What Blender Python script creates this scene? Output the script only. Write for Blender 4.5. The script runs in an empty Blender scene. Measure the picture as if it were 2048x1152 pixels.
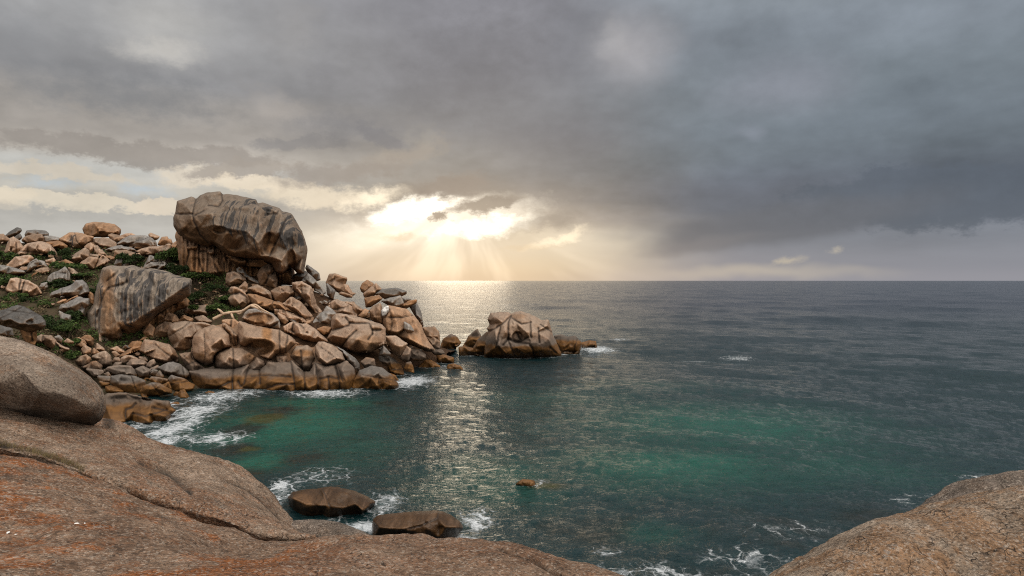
import bpy, math, random
import numpy as np
from mathutils import Vector, kdtree
from mathutils.geometry import delaunay_2d_cdt
random.seed(7)
RS = np.random.RandomState(11)
sc = bpy.context.scene
COL = sc.collection
H = 14.0            # eye height above the sea, metres
F = 1365.0          # focal length in photo pixels (2048 wide)
CX, HY = 1024.0, 561.0

def at(px, py, Y):
    """world point seen at a pixel of the photo, Y metres out"""
    px = np.asarray(px, float); py = np.asarray(py, float); Y = np.asarray(Y, float)
    return np.stack([(px-CX)/F*Y, Y+0*px, H-(py-HY)/F*Y], -1)

def lin(r, g, b, k=1.0):
    f = lambda c: (c/255/12.92 if c/255 <= .04045 else ((c/255+.055)/1.055)**2.4)*k
    return (f(r), f(g), f(b), 1.0)

# ---------------------------------------------------------------- numpy noise
_perm = RS.permutation(512).astype(np.int64)
_perm = np.concatenate([_perm, _perm, _perm])
_g = RS.normal(size=(512, 3)); _g /= np.linalg.norm(_g, axis=1)[:, None]
def pn(P):
    P = np.asarray(P, float); I = np.floor(P).astype(np.int64); f = P-I
    u = f*f*f*(f*(f*6-15)+10); I &= 511
    out = 0
    for dx in (0, 1):
        for dy in (0, 1):
            for dz in (0, 1):
                h = _perm[_perm[_perm[(I[..., 0]+dx) & 511]+((I[..., 1]+dy) & 511)]+((I[..., 2]+dz) & 511)]
                g = _g[h & 511]
                dot = g[..., 0]*(f[..., 0]-dx)+g[..., 1]*(f[..., 1]-dy)+g[..., 2]*(f[..., 2]-dz)
                w = (u[..., 0] if dx else 1-u[..., 0])*(u[..., 1] if dy else 1-u[..., 1])*(u[..., 2] if dz else 1-u[..., 2])
                out = out+dot*w
    return out*1.5
def fbm(P, o=4, gain=.5):
    s, a, r = 1.0, 1.0, 0
    for _ in range(o):
        r = r+a*pn(np.asarray(P)*s+13.7*s); s *= 2.03; a *= gain
    return r
def sstep(a, b, x):
    t = np.clip((x-a)/(b-a), 0, 1); return t*t*(3-2*t)

# ---------------------------------------------------------------- mesh helpers
def mesh_obj(name, V, faces, mat, parent=None, attrs=None, smooth=True, origin=None):
    V = np.asarray(V, float)
    if origin is None: origin = np.zeros(3)
    me = bpy.data.meshes.new(name)
    n = len(V)
    fa = [np.asarray(f, np.int32) for f in (faces if isinstance(faces, list) else [faces]) if len(f)]
    me.vertices.add(n); me.vertices.foreach_set('co', (V-origin).astype(np.float32).ravel())
    tot = sum(f.size for f in fa); nf = sum(len(f) for f in fa)
    me.loops.add(tot); me.polygons.add(nf)
    me.loops.foreach_set('vertex_index', np.concatenate([f.ravel() for f in fa]))
    cnt = np.concatenate([np.full(len(f), f.shape[1], np.int32) for f in fa])
    me.polygons.foreach_set('loop_start', np.concatenate([[0], np.cumsum(cnt)[:-1]]).astype(np.int32))
    me.polygons.foreach_set('loop_total', cnt)
    me.polygons.foreach_set('use_smooth', np.full(nf, smooth))
    for k, v in (attrs or {}).items():
        a = me.attributes.new(k, 'FLOAT', 'POINT'); a.data.foreach_set('value', np.asarray(v, np.float32))
    me.update(calc_edges=True); me.validate()
    me.materials.append(mat)
    o = bpy.data.objects.new(name, me); COL.objects.link(o)
    o.location = tuple(origin)
    if parent: o.parent = parent
    return o
def tag(o, label=None, cat=None, group=None, kind=None):
    if label: o['label'] = label
    if cat: o['category'] = cat
    if group: o['group'] = group
    if kind: o['kind'] = kind
    return o
def empty(name, loc):
    o = bpy.data.objects.new(name, None); COL.objects.link(o); o.location = tuple(loc); return o

# ---------------------------------------------------------------- node DSL
class NT:
    def __init__(s, tree): s.t = tree; s.n = tree.nodes; s.l = tree.links
    def node(s, typ, ins=None, **kw):
        nd = s.n.new(typ)
        for k, v in kw.items(): setattr(nd, k, v)
        for k, v in (ins or {}).items(): s.put(nd.inputs[k], v)
        return nd
    def put(s, sock, v):
        if v is None: return
        if isinstance(v, X): s.l.new(v.o, sock)
        elif isinstance(v, bpy.types.NodeSocket): s.l.new(v, sock)
        else: sock.default_value = v
    def m(s, op, *a, clamp=False):
        nd = s.n.new('ShaderNodeMath'); nd.operation = op; nd.use_clamp = clamp
        for i, v in enumerate(a): s.put(nd.inputs[i], v)
        return X(s, nd.outputs[0])
    def ss(s, a, b, x):
        nd = s.n.new('ShaderNodeMapRange'); nd.interpolation_type = 'SMOOTHSTEP'
        s.put(nd.inputs['Value'], x); s.put(nd.inputs['From Min'], a); s.put(nd.inputs['From Max'], b)
        return X(s, nd.outputs[0])
    def mix(s, f, a, b, mode='MIX'):
        nd = s.n.new('ShaderNodeMix'); nd.data_type = 'RGBA'; nd.blend_type = mode
        s.put(nd.inputs[0], f); s.put(nd.inputs[6], a); s.put(nd.inputs[7], b)
        return X(s, nd.outputs[2])
    def noise(s, vec, scale, detail=4, rough=.55, dist=0, out=0):
        nd = s.node('ShaderNodeTexNoise', {'Vector': vec, 'Scale': scale, 'Detail': detail, 'Roughness': rough, 'Distortion': dist})
        return X(s, nd.outputs[out])
    def vec(s, x, y, z=0.0):
        nd = s.node('ShaderNodeCombineXYZ', {0: x, 1: y, 2: z}); return X(s, nd.outputs[0])
    def vscale(s, v, sc3):
        nd = s.node('ShaderNodeVectorMath', operation='MULTIPLY'); s.put(nd.inputs[0], v); s.put(nd.inputs[1], sc3); return X(s, nd.outputs[0])
    def vadd(s, v, w):
        nd = s.node('ShaderNodeVectorMath', operation='ADD'); s.put(nd.inputs[0], v); s.put(nd.inputs[1], w); return X(s, nd.outputs[0])
    def ramp(s, f, stops, interp='LINEAR'):
        nd = s.n.new('ShaderNodeValToRGB'); s.put(nd.inputs[0], f); cr = nd.color_ramp; cr.interpolation = interp
        while len(cr.elements) > 1: cr.elements.remove(cr.elements[-1])
        cr.elements[0].position = stops[0][0]; cr.elements[0].color = stops[0][1]
        for p, c in stops[1:]:
            e = cr.elements.new(p); e.color = c
        return X(s, nd.outputs[0])
    def attr(s, name):
        return X(s, s.node('ShaderNodeAttribute', attribute_name=name).outputs['Fac'])
class X:
    def __init__(s, t, o): s.t = t; s.o = o
    def __add__(s, b): return s.t.m('ADD', s, b)
    def __sub__(s, b): return s.t.m('SUBTRACT', s, b)
    def __rsub__(s, b): return s.t.m('SUBTRACT', b, s)
    def __mul__(s, b): return s.t.m('MULTIPLY', s, b)
    def __truediv__(s, b): return s.t.m('DIVIDE', s, b)
    __radd__ = __add__; __rmul__ = __mul__

# ---------------------------------------------------------------- camera
cam_d = bpy.data.cameras.new('camera'); cam = bpy.data.objects.new('camera', cam_d); COL.objects.link(cam)
cam.location = (0, 0, H)
cam_d.sensor_width = 36; cam_d.lens = 36*F/2048
cam.rotation_euler = (math.radians(90)-math.atan((576-HY)/F), 0, 0)
cam_d.clip_end = 60000; cam_d.clip_start = .05
sc.camera = cam
sc.view_settings.view_transform = 'Standard'; sc.view_settings.look = 'None'
sc.view_settings.exposure = 0; sc.view_settings.gamma = 1
sc.render.engine = 'CYCLES'
sc.cycles.use_denoising = False
sc.cycles.filter_width = 1.1; sc.cycles.max_bounces = 6; sc.cycles.diffuse_bounces = 2; sc.cycles.glossy_bounces = 3
sc.cycles.sample_clamp_indirect = 6

# ---------------------------------------------------------------- sky
def azel(px, py):
    az = math.atan((px-CX)/F); el = math.atan((HY-py)/F*math.cos(az)); return az, el
def build_world():
    w = bpy.data.worlds.new('World'); sc.world = w; w.use_nodes = True
    T = NT(w.node_tree); T.n.clear()
    tc = T.node('ShaderNodeTexCoord').outputs['Generated']
    nrm = T.node('ShaderNodeVectorMath', operation='NORMALIZE'); T.put(nrm.inputs[0], tc)
    sp = T.node('ShaderNodeSeparateXYZ', {0: nrm.outputs[0]})
    x, y, z = (X(T, sp.outputs[i]) for i in range(3))
    el = T.m('ARCSINE', z)
    az = T.m('ARCTAN2', x, y)
    # cloud-deck coordinates: clouds flatten towards the horizon
    zz = T.m('ABSOLUTE', z)+.16
    deck = T.vec(x/zz, y/zz, 0)
    big = T.noise(deck, 1.3, 4, .6, .0, out=1)
    dir_v = T.vec(az, el*1.5, 0)
    med = T.noise(dir_v, 7.0, 3, .6, .0, out=1)
    fin = T.noise(dir_v, 34.0, 4, .68, 0, out=1)
    def comp(o):
        s = T.node('ShaderNodeSeparateXYZ', {0: o.o}); return [X(T, s.outputs[i])-.5 for i in range(3)]
    b, m_, f_ = comp(big), comp(med), comp(fin)
    warp = T.ss(.0, .08, el)*.7+.3
    wa = az+(m_[0]*.11+f_[0]*.05)*warp
    we = el+(m_[1]*.045+f_[1]*.03)*warp
    # smoother copies for soft layers
    va = az+m_[2]*.10
    ve = el+m_[0]*.04
    def P(py): return max(0.0, min(1.0, math.atan((HY-py)/F)/.45))
    e01 = (el+m_[1]*.02*warp)/.45
    left = [(560, (190, 186, 178)), (480, (184, 182, 177)), (425, (180, 177, 171)), (400, (192, 188, 179)), (365, (194, 193, 188)),
            (340, (182, 175, 166)), (300, (160, 154, 148)), (250, (156, 151, 146)), (200, (138, 138, 140)), (110, (156, 156, 157)), (0, (158, 158, 160))]
    mid = [(562, (212, 198, 175)), (530, (220, 206, 180)), (480, (224, 211, 187)), (440, (180, 169, 156)), (400, (148, 141, 134)), (330, (137, 136, 135)),
           (250, (128, 129, 133)), (100, (128, 128, 134)), (0, (138, 138, 145))]
    right = [(562, (146, 147, 155)), (530, (136, 139, 148)), (475, (124, 129, 139)), (455, (102, 108, 120)), (400, (98, 105, 117)), (300, (110, 119, 128)),
             (200, (118, 127, 135)), (100, (128, 136, 145)), (0, (140, 148, 156))]
    def rp(st): return T.ramp(e01, [(P(p), lin(*c)) for p, c in st], 'EASE')
    a_l, a_m, a_r = azel(330, 300)[0], azel(980, 300)[0], azel(1500, 300)[0]
    col = T.mix(T.ss(a_l, a_m, va), rp(left), rp(mid))
    col = T.mix(T.ss(a_m+.02, a_r, va), col, rp(right))
    # broad cloud-deck modulation
    modn = b[0]*1.2+m_[2]*.7
    mod = T.m('ADD', modn*.78*T.ss(0, .12, el), 1.0)
    col = T.mix(1.0, col, T.vec(mod, mod, mod), 'MULTIPLY')
    vw = T.vec(wa, we, 0); vv = T.vec(va, ve, 0)
    edge = f_[2]*.9+m_[1]*.5
    def lay(col, px, py, rx, ry, c, op=1.0, soft=.6, rot=0, k=1.0, crisp=True):
        a0, e0 = azel(px, py); ra = rx/F*math.cos(a0); re = ry/F
        mp = T.node('ShaderNodeMapping', {0: (vw if crisp else vv)}, vector_type='TEXTURE')
        mp.inputs['Location'].default_value = (a0, e0, 0)
        mp.inputs['Rotation'].default_value = (0, 0, math.radians(rot))
        mp.inputs['Scale'].default_value = (ra, re, 1)
        ln = T.node('ShaderNodeVectorMath', operation='LENGTH'); T.put(ln.inputs[0], mp.outputs[0])
        q = X(T, ln.outputs['Value'])
        if crisp: q = q+edge
        nd = T.n.new('ShaderNodeMapRange'); nd.interpolation_type = 'SMOOTHSTEP'
        T.put(nd.inputs['Value'], q); nd.inputs['From Min'].default_value = 1.0; nd.inputs['From Max'].default_value = math.sqrt(max(0, 1-soft))
        nd.inputs['To Max'].default_value = op
        return T.mix(X(T, nd.outputs[0]), col, lin(*c, k))
    L = [ # px, py, rx, ry, colour, opacity, soft, rot, gain, crisp
     (330, 50, 150, 100, (184, 182, 178), .6, 1.0, 0, 1, 0),
     (320, 112, 110, 30, (208, 204, 197), .6, 1.0, 0, 1, 1),
     (60, 60, 120, 60, (146, 147, 150), .5, 1.0, 0, 1, 1),
     (250, 190, 320, 52, (127, 129, 133), .7, 1.0, 0, 1, 1),
     (560, 215, 110, 46, (174, 167, 161), .55, 1.0, -20, 1, 1),
     (690, 255, 190, 44, (126, 127, 132), .7, 1.0, 0, 1, 1),
     (770, 272, 80, 26, (120, 121, 127), .6, .7, -12, 1, 1),
     (600, 285, 110, 18, (122, 122, 126), .5, .8, 6, 1, 1),
     (940, 130, 200, 120, (121, 121, 126), .65, 1.0, 20, 1, 1),
     (590, 60, 90, 90, (160, 158, 158), .5, 1.0, 30, 1, 1),
     (660, 130, 90, 70, (133, 133, 137), .5, 1.0, 0, 1, 1),
     (1255, 100, 140, 100, (166, 164, 167), .75, 1.0, 0, 1, 0),
     (1230, 80, 60, 50, (176, 174, 175), .5, 1.0, 0, 1, 1),
     (1560, 175, 190, 80, (146, 149, 160), .6, 1.0, 0, 1, 0),
     (1500, 265, 40, 20, (140, 146, 158), .5, 1.0, 0, 1, 0),
     (1850, 190, 200, 60, (106, 115, 124), .5, 1.0, 0, 1, 0),
     (1120, 290, 210, 130, (119, 119, 125), .55, 1.0, 0, 1, 0),
     (850, 290, 40, 60, (156, 152, 146), .6, 1.0, 0, 1, 1),
     (790, 315, 140, 28, (168, 158, 147), .6, 1.0, 15, 1, 1),
     (300, 305, 320, 26, (150, 143, 137), .8, .6, 0, 1, 1),
     (110, 345, 200, 14, (208, 198, 182), .85, .7, 0, 1, 1),
     (400, 350, 90, 24, (214, 203, 186), .9, .7, 0, 1, 1),
     (500, 345, 130, 20, (160, 152, 144), .85, .6, 5, 1, 1),
     (90, 364, 70, 12, (186, 194, 199), .8, 1.0, 0, 1, 1),
     (290, 374, 100, 20, (186, 195, 201), .85, 1.0, 0, 1, 1),
     (150, 400, 210, 17, (216, 206, 188), .9, .5, 0, 1.0, 1),
     (20, 402, 70, 22, (220, 208, 188), .95, .45, 0, 1, 1),
     (330, 405, 70, 16, (218, 206, 188), .9, .5, 0, 1, 1),
     (120, 426, 280, 22, (172, 170, 165), .85, 1.0, 0, 1, 1),
     (620, 395, 140, 26, (232, 218, 195), .85, .8, 0, 1.0, 1),
     (540, 374, 120, 18, (230, 216, 194), .85, .7, 0, 1, 1),
     (880, 490, 460, 84, (230, 218, 198), .85, 1.0, 0, 1.0, 0),
     (880, 460, 300, 46, (246, 236, 216), .85, 1.0, 8, 1.06, 0),
     (880, 440, 280, 52, (252, 242, 224), .85, 1.0, 8, 1.15, 1),
     (835, 422, 120, 28, (255, 247, 230), 1.0, .9, 10, 1.6, 1),
     (980, 454, 130, 22, (255, 247, 228), 1.0, .9, 6, 1.5, 1),
     (740, 402, 80, 22, (255, 240, 214), .85, 1.0, 12, 1.2, 1),
     (690, 352, 160, 28, (152, 145, 139), .85, .9, 12, 1, 1),
     (900, 372, 140, 32, (144, 136, 130), .85, .9, 8, 1, 1),
     (975, 412, 100, 18, (138, 130, 123), .85, .8, 12, 1, 1),
     (882, 441, 26, 9, (136, 126, 117), .85, .9, 0, 1, 1),
     (800, 470, 80, 12, (228, 207, 178), .7, 1.0, 0, 1, 1),
     (1060, 492, 110, 10, (226, 206, 176), .6, 1.0, 4, 1, 1),
     (1110, 478, 100, 13, (252, 236, 208), .85, 1.0, 14, 1.1, 1),
     (1100, 440, 150, 24, (148, 141, 134), .75, 1.0, 12, 1, 1),
     (1340, 455, 190, 26, (134, 133, 134), .6, 1.0, 6, 1, 0),
     (1560, 395, 430, 66, (98, 103, 114), .75, 1.0, -4, 1, 0),
     (1900, 396, 330, 62, (90, 98, 110), .85, .55, 0, 1, 1),
     (1560, 448, 340, 48, (100, 104, 113), .85, .8, 8, 1, 0),
     (1400, 492, 160, 18, (120, 121, 127), .7, 1.0, 8, 1, 0),
     (1500, 545, 340, 20, (188, 180, 167), .65, 1.0, 0, 1, 0),
     (1575, 517, 46, 12, (204, 192, 168), .6, 1.0, 10, 1.0, 1),
     (1672, 497, 24, 9, (192, 183, 166), .55, 1.0, 20, 1, 1),
    ]
    for l in L: col = lay(col, l[0], l[1], l[2], l[3], l[4], l[5], l[6], l[7], l[8], bool(l[9]))
    # sun shafts fanning out below the gap
    a0, e0 = azel(930, 395)
    th = T.m('ARCTAN2', az-a0, e0-el)
    rn = T.noise(T.vec(th, el*3.0, 3.3), 2.2, 3, .55, 0)
    rmask = T.ss(.115, .06, el)*T.ss(1.35, .9, T.m('ABSOLUTE', th))*T.ss(-.02, .01, el)
    rv = (T.ss(.38, .64, rn)-.45)*rmask*.30+1.0
    col = T.mix(1.0, col, T.vec(rv, rv*1.0, rv*1.0), 'MULTIPLY')
    # fine cloud texture
    fv = (f_[2]*.24+m_[0]*.42)*T.ss(.03, .12, el)+1.0
    col = T.mix(1.0, col, T.vec(fv, fv, fv), 'MULTIPLY')
    # the sky behind the photographer: a pale broken overcast, brightest high up
    back = T.mix(T.ss(-.02, .9, el), lin(112, 114, 120), lin(205, 207, 212, .8))
    bl = T.m('POWER', T.ss(-.2, 1, (x*.30+y*(-.50)+z*.81)), 5.0)
    back = T.mix(bl, back, (3.7, 3.45, 3.15, 1))
    back = T.mix(1.0, back, T.vec(mod, mod, mod), 'MULTIPLY')
    nfront = T.m('MAXIMUM', T.ss(.62, .30, y), T.ss(.52, .85, z))
    col = T.mix(nfront, col, back)
    # below the horizon
    col = T.mix(T.ss(-.005, -.03, el), col, (.05, .06, .065, 1))
    bg = T.node('ShaderNodeBackground', {'Color': col, 'Strength': 1.0})
    sky = T.node('ShaderNodeTexSky', sky_type='NISHITA')
    sky.sun_disc = False; sky.sun_elevation = math.radians(SUN_EL); sky.sun_rotation = math.radians(SUN_AZ)
    bg2 = T.node('ShaderNodeBackground', {'Color': sky.outputs[0], 'Strength': .003})
    add = T.node('ShaderNodeAddShader', {0: bg.outputs[0], 1: bg2.outputs[0]})
    out = T.node('ShaderNodeOutputWorld', {'Surface': add.outputs[0]})
    w.cycles.sampling_method = 'MANUAL'; w.cycles.sample_map_resolution = 1024
SUN_EL, SUN_AZ = 6.5, -4.0
build_world()
sl = bpy.data.lights.new('sun', 'SUN'); so = bpy.data.objects.new('sun', sl); COL.objects.link(so)
sl.energy = .03; sl.angle = math.radians(8); sl.color = (1, .80, .55)
_d = Vector((math.sin(math.radians(SUN_AZ))*math.cos(math.radians(SUN_EL)), math.cos(math.radians(SUN_AZ))*math.cos(math.radians(SUN_EL)), math.sin(math.radians(SUN_EL))))
so.rotation_euler = _d.to_track_quat('Z', 'Y').to_euler()

# ================================================================ materials
def new_mat(name):
    m = bpy.data.materials.new(name); m.use_nodes = True
    T = NT(m.node_tree); T.n.clear()
    return m, T
def finish(T, col, rough, normal=None, spec=.25, extra=None):
    ins = {'Base Color': col, 'Roughness': rough, 'Specular IOR Level': spec}
    if normal is not None: ins['Normal'] = normal
    ins.update(extra or {})
    b = T.node('ShaderNodeBsdfPrincipled', ins)
    T.node('ShaderNodeOutputMaterial', {'Surface': b.outputs[0]})
    return b
def bump(T, h, strength, dist, prev=None):
    nd = T.node('ShaderNodeBump', {'Height': h, 'Strength': strength, 'Distance': dist})
    if prev is not None: T.put(nd.inputs['Normal'], prev)
    return X(T, nd.outputs[0])

def rock_mat(name, base, alt, weather, wamt=.5, oamt=.35, under=(.215, .105, .042, 1), strata=0.0, tide=True, gloss=.88):
    m, T = new_mat(name)
    geo = T.node('ShaderNodeNewGeometry')
    pos = X(T, geo.outputs['Position'])
    sp = T.node('ShaderNodeSeparateXYZ', {0: pos}); z = X(T, sp.outputs[2])
    ns = T.node('ShaderNodeSeparateXYZ', {0: geo.outputs['Normal']}); nz = X(T, ns.outputs[2])
    n1 = T.noise(pos, .22, 4, .6, .6)
    n2 = T.noise(pos, 1.1, 5, .62, .4)
    n3 = T.noise(pos, 7.0, 4, .65)
    streak = T.noise(T.vscale(pos, (1.5, .22, .032)), 1.0, 4, .66, 0)
    rnd = X(T, T.node('ShaderNodeObjectInfo').outputs['Random'])
    c = T.mix(T.ss(.38, .62, n1+(rnd-.5)*.25), base, alt)
    c = T.mix(T.ss(.56, .72, n2)*oamt, c, (.38, .165, .065, 1))
    c = T.mix(T.ss(.52, .66, streak)*.35, c, (.17, .105, .068, 1))
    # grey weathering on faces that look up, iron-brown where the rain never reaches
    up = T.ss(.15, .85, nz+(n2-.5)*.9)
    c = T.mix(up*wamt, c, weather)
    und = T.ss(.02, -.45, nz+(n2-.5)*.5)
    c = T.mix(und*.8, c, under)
    c = T.mix(T.attr('stain')*T.ss(.2, .55, n2+.1), c, (.255, .130, .056, 1))
    dk = T.attr('dark')
    c = T.mix(T.ss(.3, .9, dk+(n2-.5)*.6)*.25, c, (.19, .16, .13, 1))
    c = T.mix(T.ss(.485, .56, streak+(dk-.86)*.22+(n1-.5)*.14)*T.ss(.02, .35, dk)*.93, c, (.046, .043, .042, 1))
    # mottling
    n5 = T.noise(T.vscale(pos, (1, 1, 1)), 22, 4, .7)
    sp1 = (n3-.5)*.95+(n2-.5)*.75+(n5-.5)*.6+(streak-.5)*.8+.73
    c = T.mix(1.0, c, T.vec(sp1, sp1, sp1), 'MULTIPLY')
    bright = (rnd-.5)*.42+.97
    c = T.mix(1.0, c, T.vec(bright, bright, bright), 'MULTIPLY')
    if tide:
        zz = z+(n1-.5)*1.6+(n2-.5)*.8
        c = T.mix(T.ss(4.7, 2.8, zz)*.76, c, (.078, .066, .056, 1))
        c = T.mix(T.ss(2.5, 1.8, zz), c, T.mix(T.ss(.35, .65, n2), (.070, .032, .009, 1), (.118, .055, .015, 1)))
        c = T.mix(T.ss(.35, .0, z+(n2-.5)*.5)*.8, c, (.03, .018, .008, 1))
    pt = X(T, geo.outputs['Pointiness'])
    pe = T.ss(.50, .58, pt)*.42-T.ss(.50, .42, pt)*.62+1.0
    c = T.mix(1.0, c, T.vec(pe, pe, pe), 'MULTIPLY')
    ck = T.attr('crack')
    hair = T.node('ShaderNodeTexVoronoi', {'Vector': T.vadd(T.vscale(pos, (.26, .26, .20)), T.vscale(X(T, T.node('ShaderNodeTexNoise', {'Vector': pos, 'Scale': .5, 'Detail': 3}).outputs[1]), (.5, .5, .5)))}, feature='DISTANCE_TO_EDGE')
    hv = T.ss(.016, .002, X(T, hair.outputs['Distance']))*T.ss(.45, .6, n1)
    c = T.mix(T.m('MAXIMUM', hv*.55, ck*.93), c, (.022, .015, .011, 1))
    wet = T.ss(1.9, 1.0, z) if tide else 0.0
    rough = T.m('SUBTRACT', .88, wet*.42) if tide else gloss
    h = n2*.42+n3*.2+T.noise(pos, 30, 3, .6)*.03-hv*.18+streak*.25*(strata+.25)
    nb = bump(T, h, .5, .45)
    finish(T, c, rough, nb, .25)
    return m
TAN = (.315, .188, .112, 1); PINK = (.35, .220, .145, 1); ORA = (.325, .160, .068, 1); GRY = (.185, .160, .138, 1); DGR = (.13, .12, .112, 1)
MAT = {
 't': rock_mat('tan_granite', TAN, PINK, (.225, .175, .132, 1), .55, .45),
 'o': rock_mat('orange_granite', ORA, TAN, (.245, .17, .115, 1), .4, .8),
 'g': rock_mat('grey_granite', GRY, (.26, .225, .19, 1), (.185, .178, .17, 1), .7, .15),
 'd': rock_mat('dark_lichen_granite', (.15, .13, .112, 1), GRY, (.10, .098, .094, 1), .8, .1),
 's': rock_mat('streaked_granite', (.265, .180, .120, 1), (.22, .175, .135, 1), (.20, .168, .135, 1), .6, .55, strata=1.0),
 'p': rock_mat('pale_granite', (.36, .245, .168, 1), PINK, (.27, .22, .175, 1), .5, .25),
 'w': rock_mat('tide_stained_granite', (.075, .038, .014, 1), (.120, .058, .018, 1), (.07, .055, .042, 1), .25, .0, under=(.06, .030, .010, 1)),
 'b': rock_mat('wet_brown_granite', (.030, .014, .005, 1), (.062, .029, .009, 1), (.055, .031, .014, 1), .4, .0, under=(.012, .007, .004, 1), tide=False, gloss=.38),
}

def fore_mat(name, a, b, rust, rust_amt, grey_amt=.5, lum=1.0):
    m, T = new_mat(name)
    geo = T.node('ShaderNodeNewGeometry'); pos = X(T, geo.outputs['Position'])
    ns = T.node('ShaderNodeSeparateXYZ', {0: geo.outputs['Normal']}); nz = X(T, ns.outputs[2])
    n0 = T.noise(pos, .55, 4, .6, .7); n1 = T.noise(pos, 2.2, 6, .66, .5); n2 = T.noise(pos, 14, 5, .7); n3 = T.noise(pos, 42, 4, .75)
    n4 = T.noise(T.vadd(pos, (7.3, 2.1, 5.0)), 3.5, 6, .7, .3)
    c = T.mix(T.ss(.35, .65, n1), a, b)
    xs = X(T, T.node('ShaderNodeSeparateXYZ', {0: pos}).outputs[0]); rr_ = T.ss(-1.0, -2.0, xs)*.75+.25 if name.startswith('rusty') else 1.0
    c = T.mix(T.ss(.46, .56, n0*.45+n4*.55)*rust_amt*rr_, c, rust)
    c = T.mix(T.ss(.57, .64, n4*.7+n2*.3)*rust_amt*.8*rr_, c, T.mix(.5, rust, (.30, .11, .03, 1)))
    c = T.mix(T.ss(.55, .66, n0*.25+n1*.35+n2*.4)*grey_amt, c, (.075, .066, .060, 1))
    c = T.mix(T.ss(.575, .62, n4*.5+n2*.5)*.7, c, (.30, .27, .235, 1))
    c = T.mix(T.ss(.56, .60, n2*.6+n0*.4)*grey_amt, c, (.050, .042, .037, 1))
    hc = T.node('ShaderNodeTexVoronoi', {'Vector': T.vadd(T.vscale(pos, (.5, .5, .5)), T.vscale(X(T, T.node('ShaderNodeTexNoise', {'Vector': pos, 'Scale': 1.4, 'Detail': 4}).outputs[1]), (.6, .6, .6)))}, feature='DISTANCE_TO_EDGE')
    hcv = T.ss(.010, .001, X(T, hc.outputs['Distance']))*T.ss(.5, .58, n0)
    c = T.mix(hcv*.8, c, (.02, .015, .012, 1))
    vor = T.node('ShaderNodeTexVoronoi', {'Vector': pos, 'Scale': 60.0})
    cell = T.node('ShaderNodeSeparateXYZ', {0: vor.outputs['Color']})
    sv = X(T, cell.outputs[0])
    c = T.mix(T.ss(.78, .9, sv)*.5, c, (.40, .34, .28, 1))
    c = T.mix(T.ss(.2, .1, sv)*.55, c, (.03, .024, .02, 1))
    k = ((n2-.5)*1.9+(n3-.5)*1.7+(n1-.5)*1.3+.94)*lum
    c = T.mix(1.0, c, T.vec(k, k, k), 'MULTIPLY')
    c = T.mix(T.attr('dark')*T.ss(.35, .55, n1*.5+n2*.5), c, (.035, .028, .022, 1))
    h = n1*.45+n2*.16+n3*.10+sv*.015-hcv*.12
    finish(T, c, .9, bump(T, h, .9, .35), .2)
    return m
FM = {
 'front': fore_mat('rusty_foreground_granite', (.180, .110, .070, 1), (.225, .150, .102, 1), (.25, .088, .026, 1), 1.0, .35),
 'mid': fore_mat('tan_foreground_granite', (.20, .132, .088, 1), (.25, .18, .13, 1), (.235, .098, .040, 1), .5, .65),
 'boulder': fore_mat('grey_brown_foreground_granite', (.19, .140, .105, 1), (.285, .225, .175, 1), (.22, .10, .038, 1), .5, .75, 1.1),
 'right': fore_mat('pale_foreground_granite', (.25, .185, .132, 1), (.285, .225, .17, 1), (.25, .115, .038, 1), .55, .5, 1.0),
 'darkf': fore_mat('dark_foreground_granite', (.12, .095, .075, 1), (.17, .135, .11, 1), (.16, .08, .03, 1), .2, .8),
}

# ================================================================ where the headland stands
HC = [(150,890,58),(250,850,66),(340,830,71),(400,795,82.5),(550,787,84.5),(700,782,86.5),(800,778,88.5),(850,748,101),(900,735,109),(940,738,108),
 (200,740,86),(330,700,92),(450,650,97),(600,650,98),(720,665,99),(800,655,104),(880,700,112),(460,720,88),(650,720,90),
 (0,700,76),(80,680,82),(150,600,100),(30,600,98),(280,600,106),(430,590,106),(550,570,110),(640,590,109),(750,590,111),
 (-150,480,125),(0,470,126),(100,470,126),(200,480,126),(330,490,126),(480,500,122),(600,545,118),(680,565,116),(760,585,115),(840,615,116),(-150,620,92),(-150,740,70)]
_hp = np.array(HC, float); _s = 100.0
def _phi(r): return np.where(r > 1e-9, r*r*np.log(np.maximum(r, 1e-9)), 0)
_n = len(_hp); _K = _phi(np.linalg.norm((_hp[:, None, :2]-_hp[None, :, :2])/_s, axis=2))+np.eye(_n)*.05
_Pm = np.c_[np.ones(_n), _hp[:, :2]/_s]; _A = np.block([[_K, _Pm], [_Pm.T, np.zeros((3, 3))]])
_wt = np.linalg.solve(_A, np.r_[_hp[:, 2], np.zeros(3)])
def hillY(px, py):
    q = np.stack([np.asarray(px, float), np.asarray(py, float)], -1).reshape(-1, 2)
    r = np.linalg.norm((q[:, None]-_hp[None, :, :2])/_s, axis=2)
    v = _phi(r)@_wt[:_n]+_wt[_n]+q@_wt[_n+1:_n+3]/_s
    # never nearer than where the sight line meets the sea, never beyond the ridge
    return np.clip(v, 52, 132)

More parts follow.
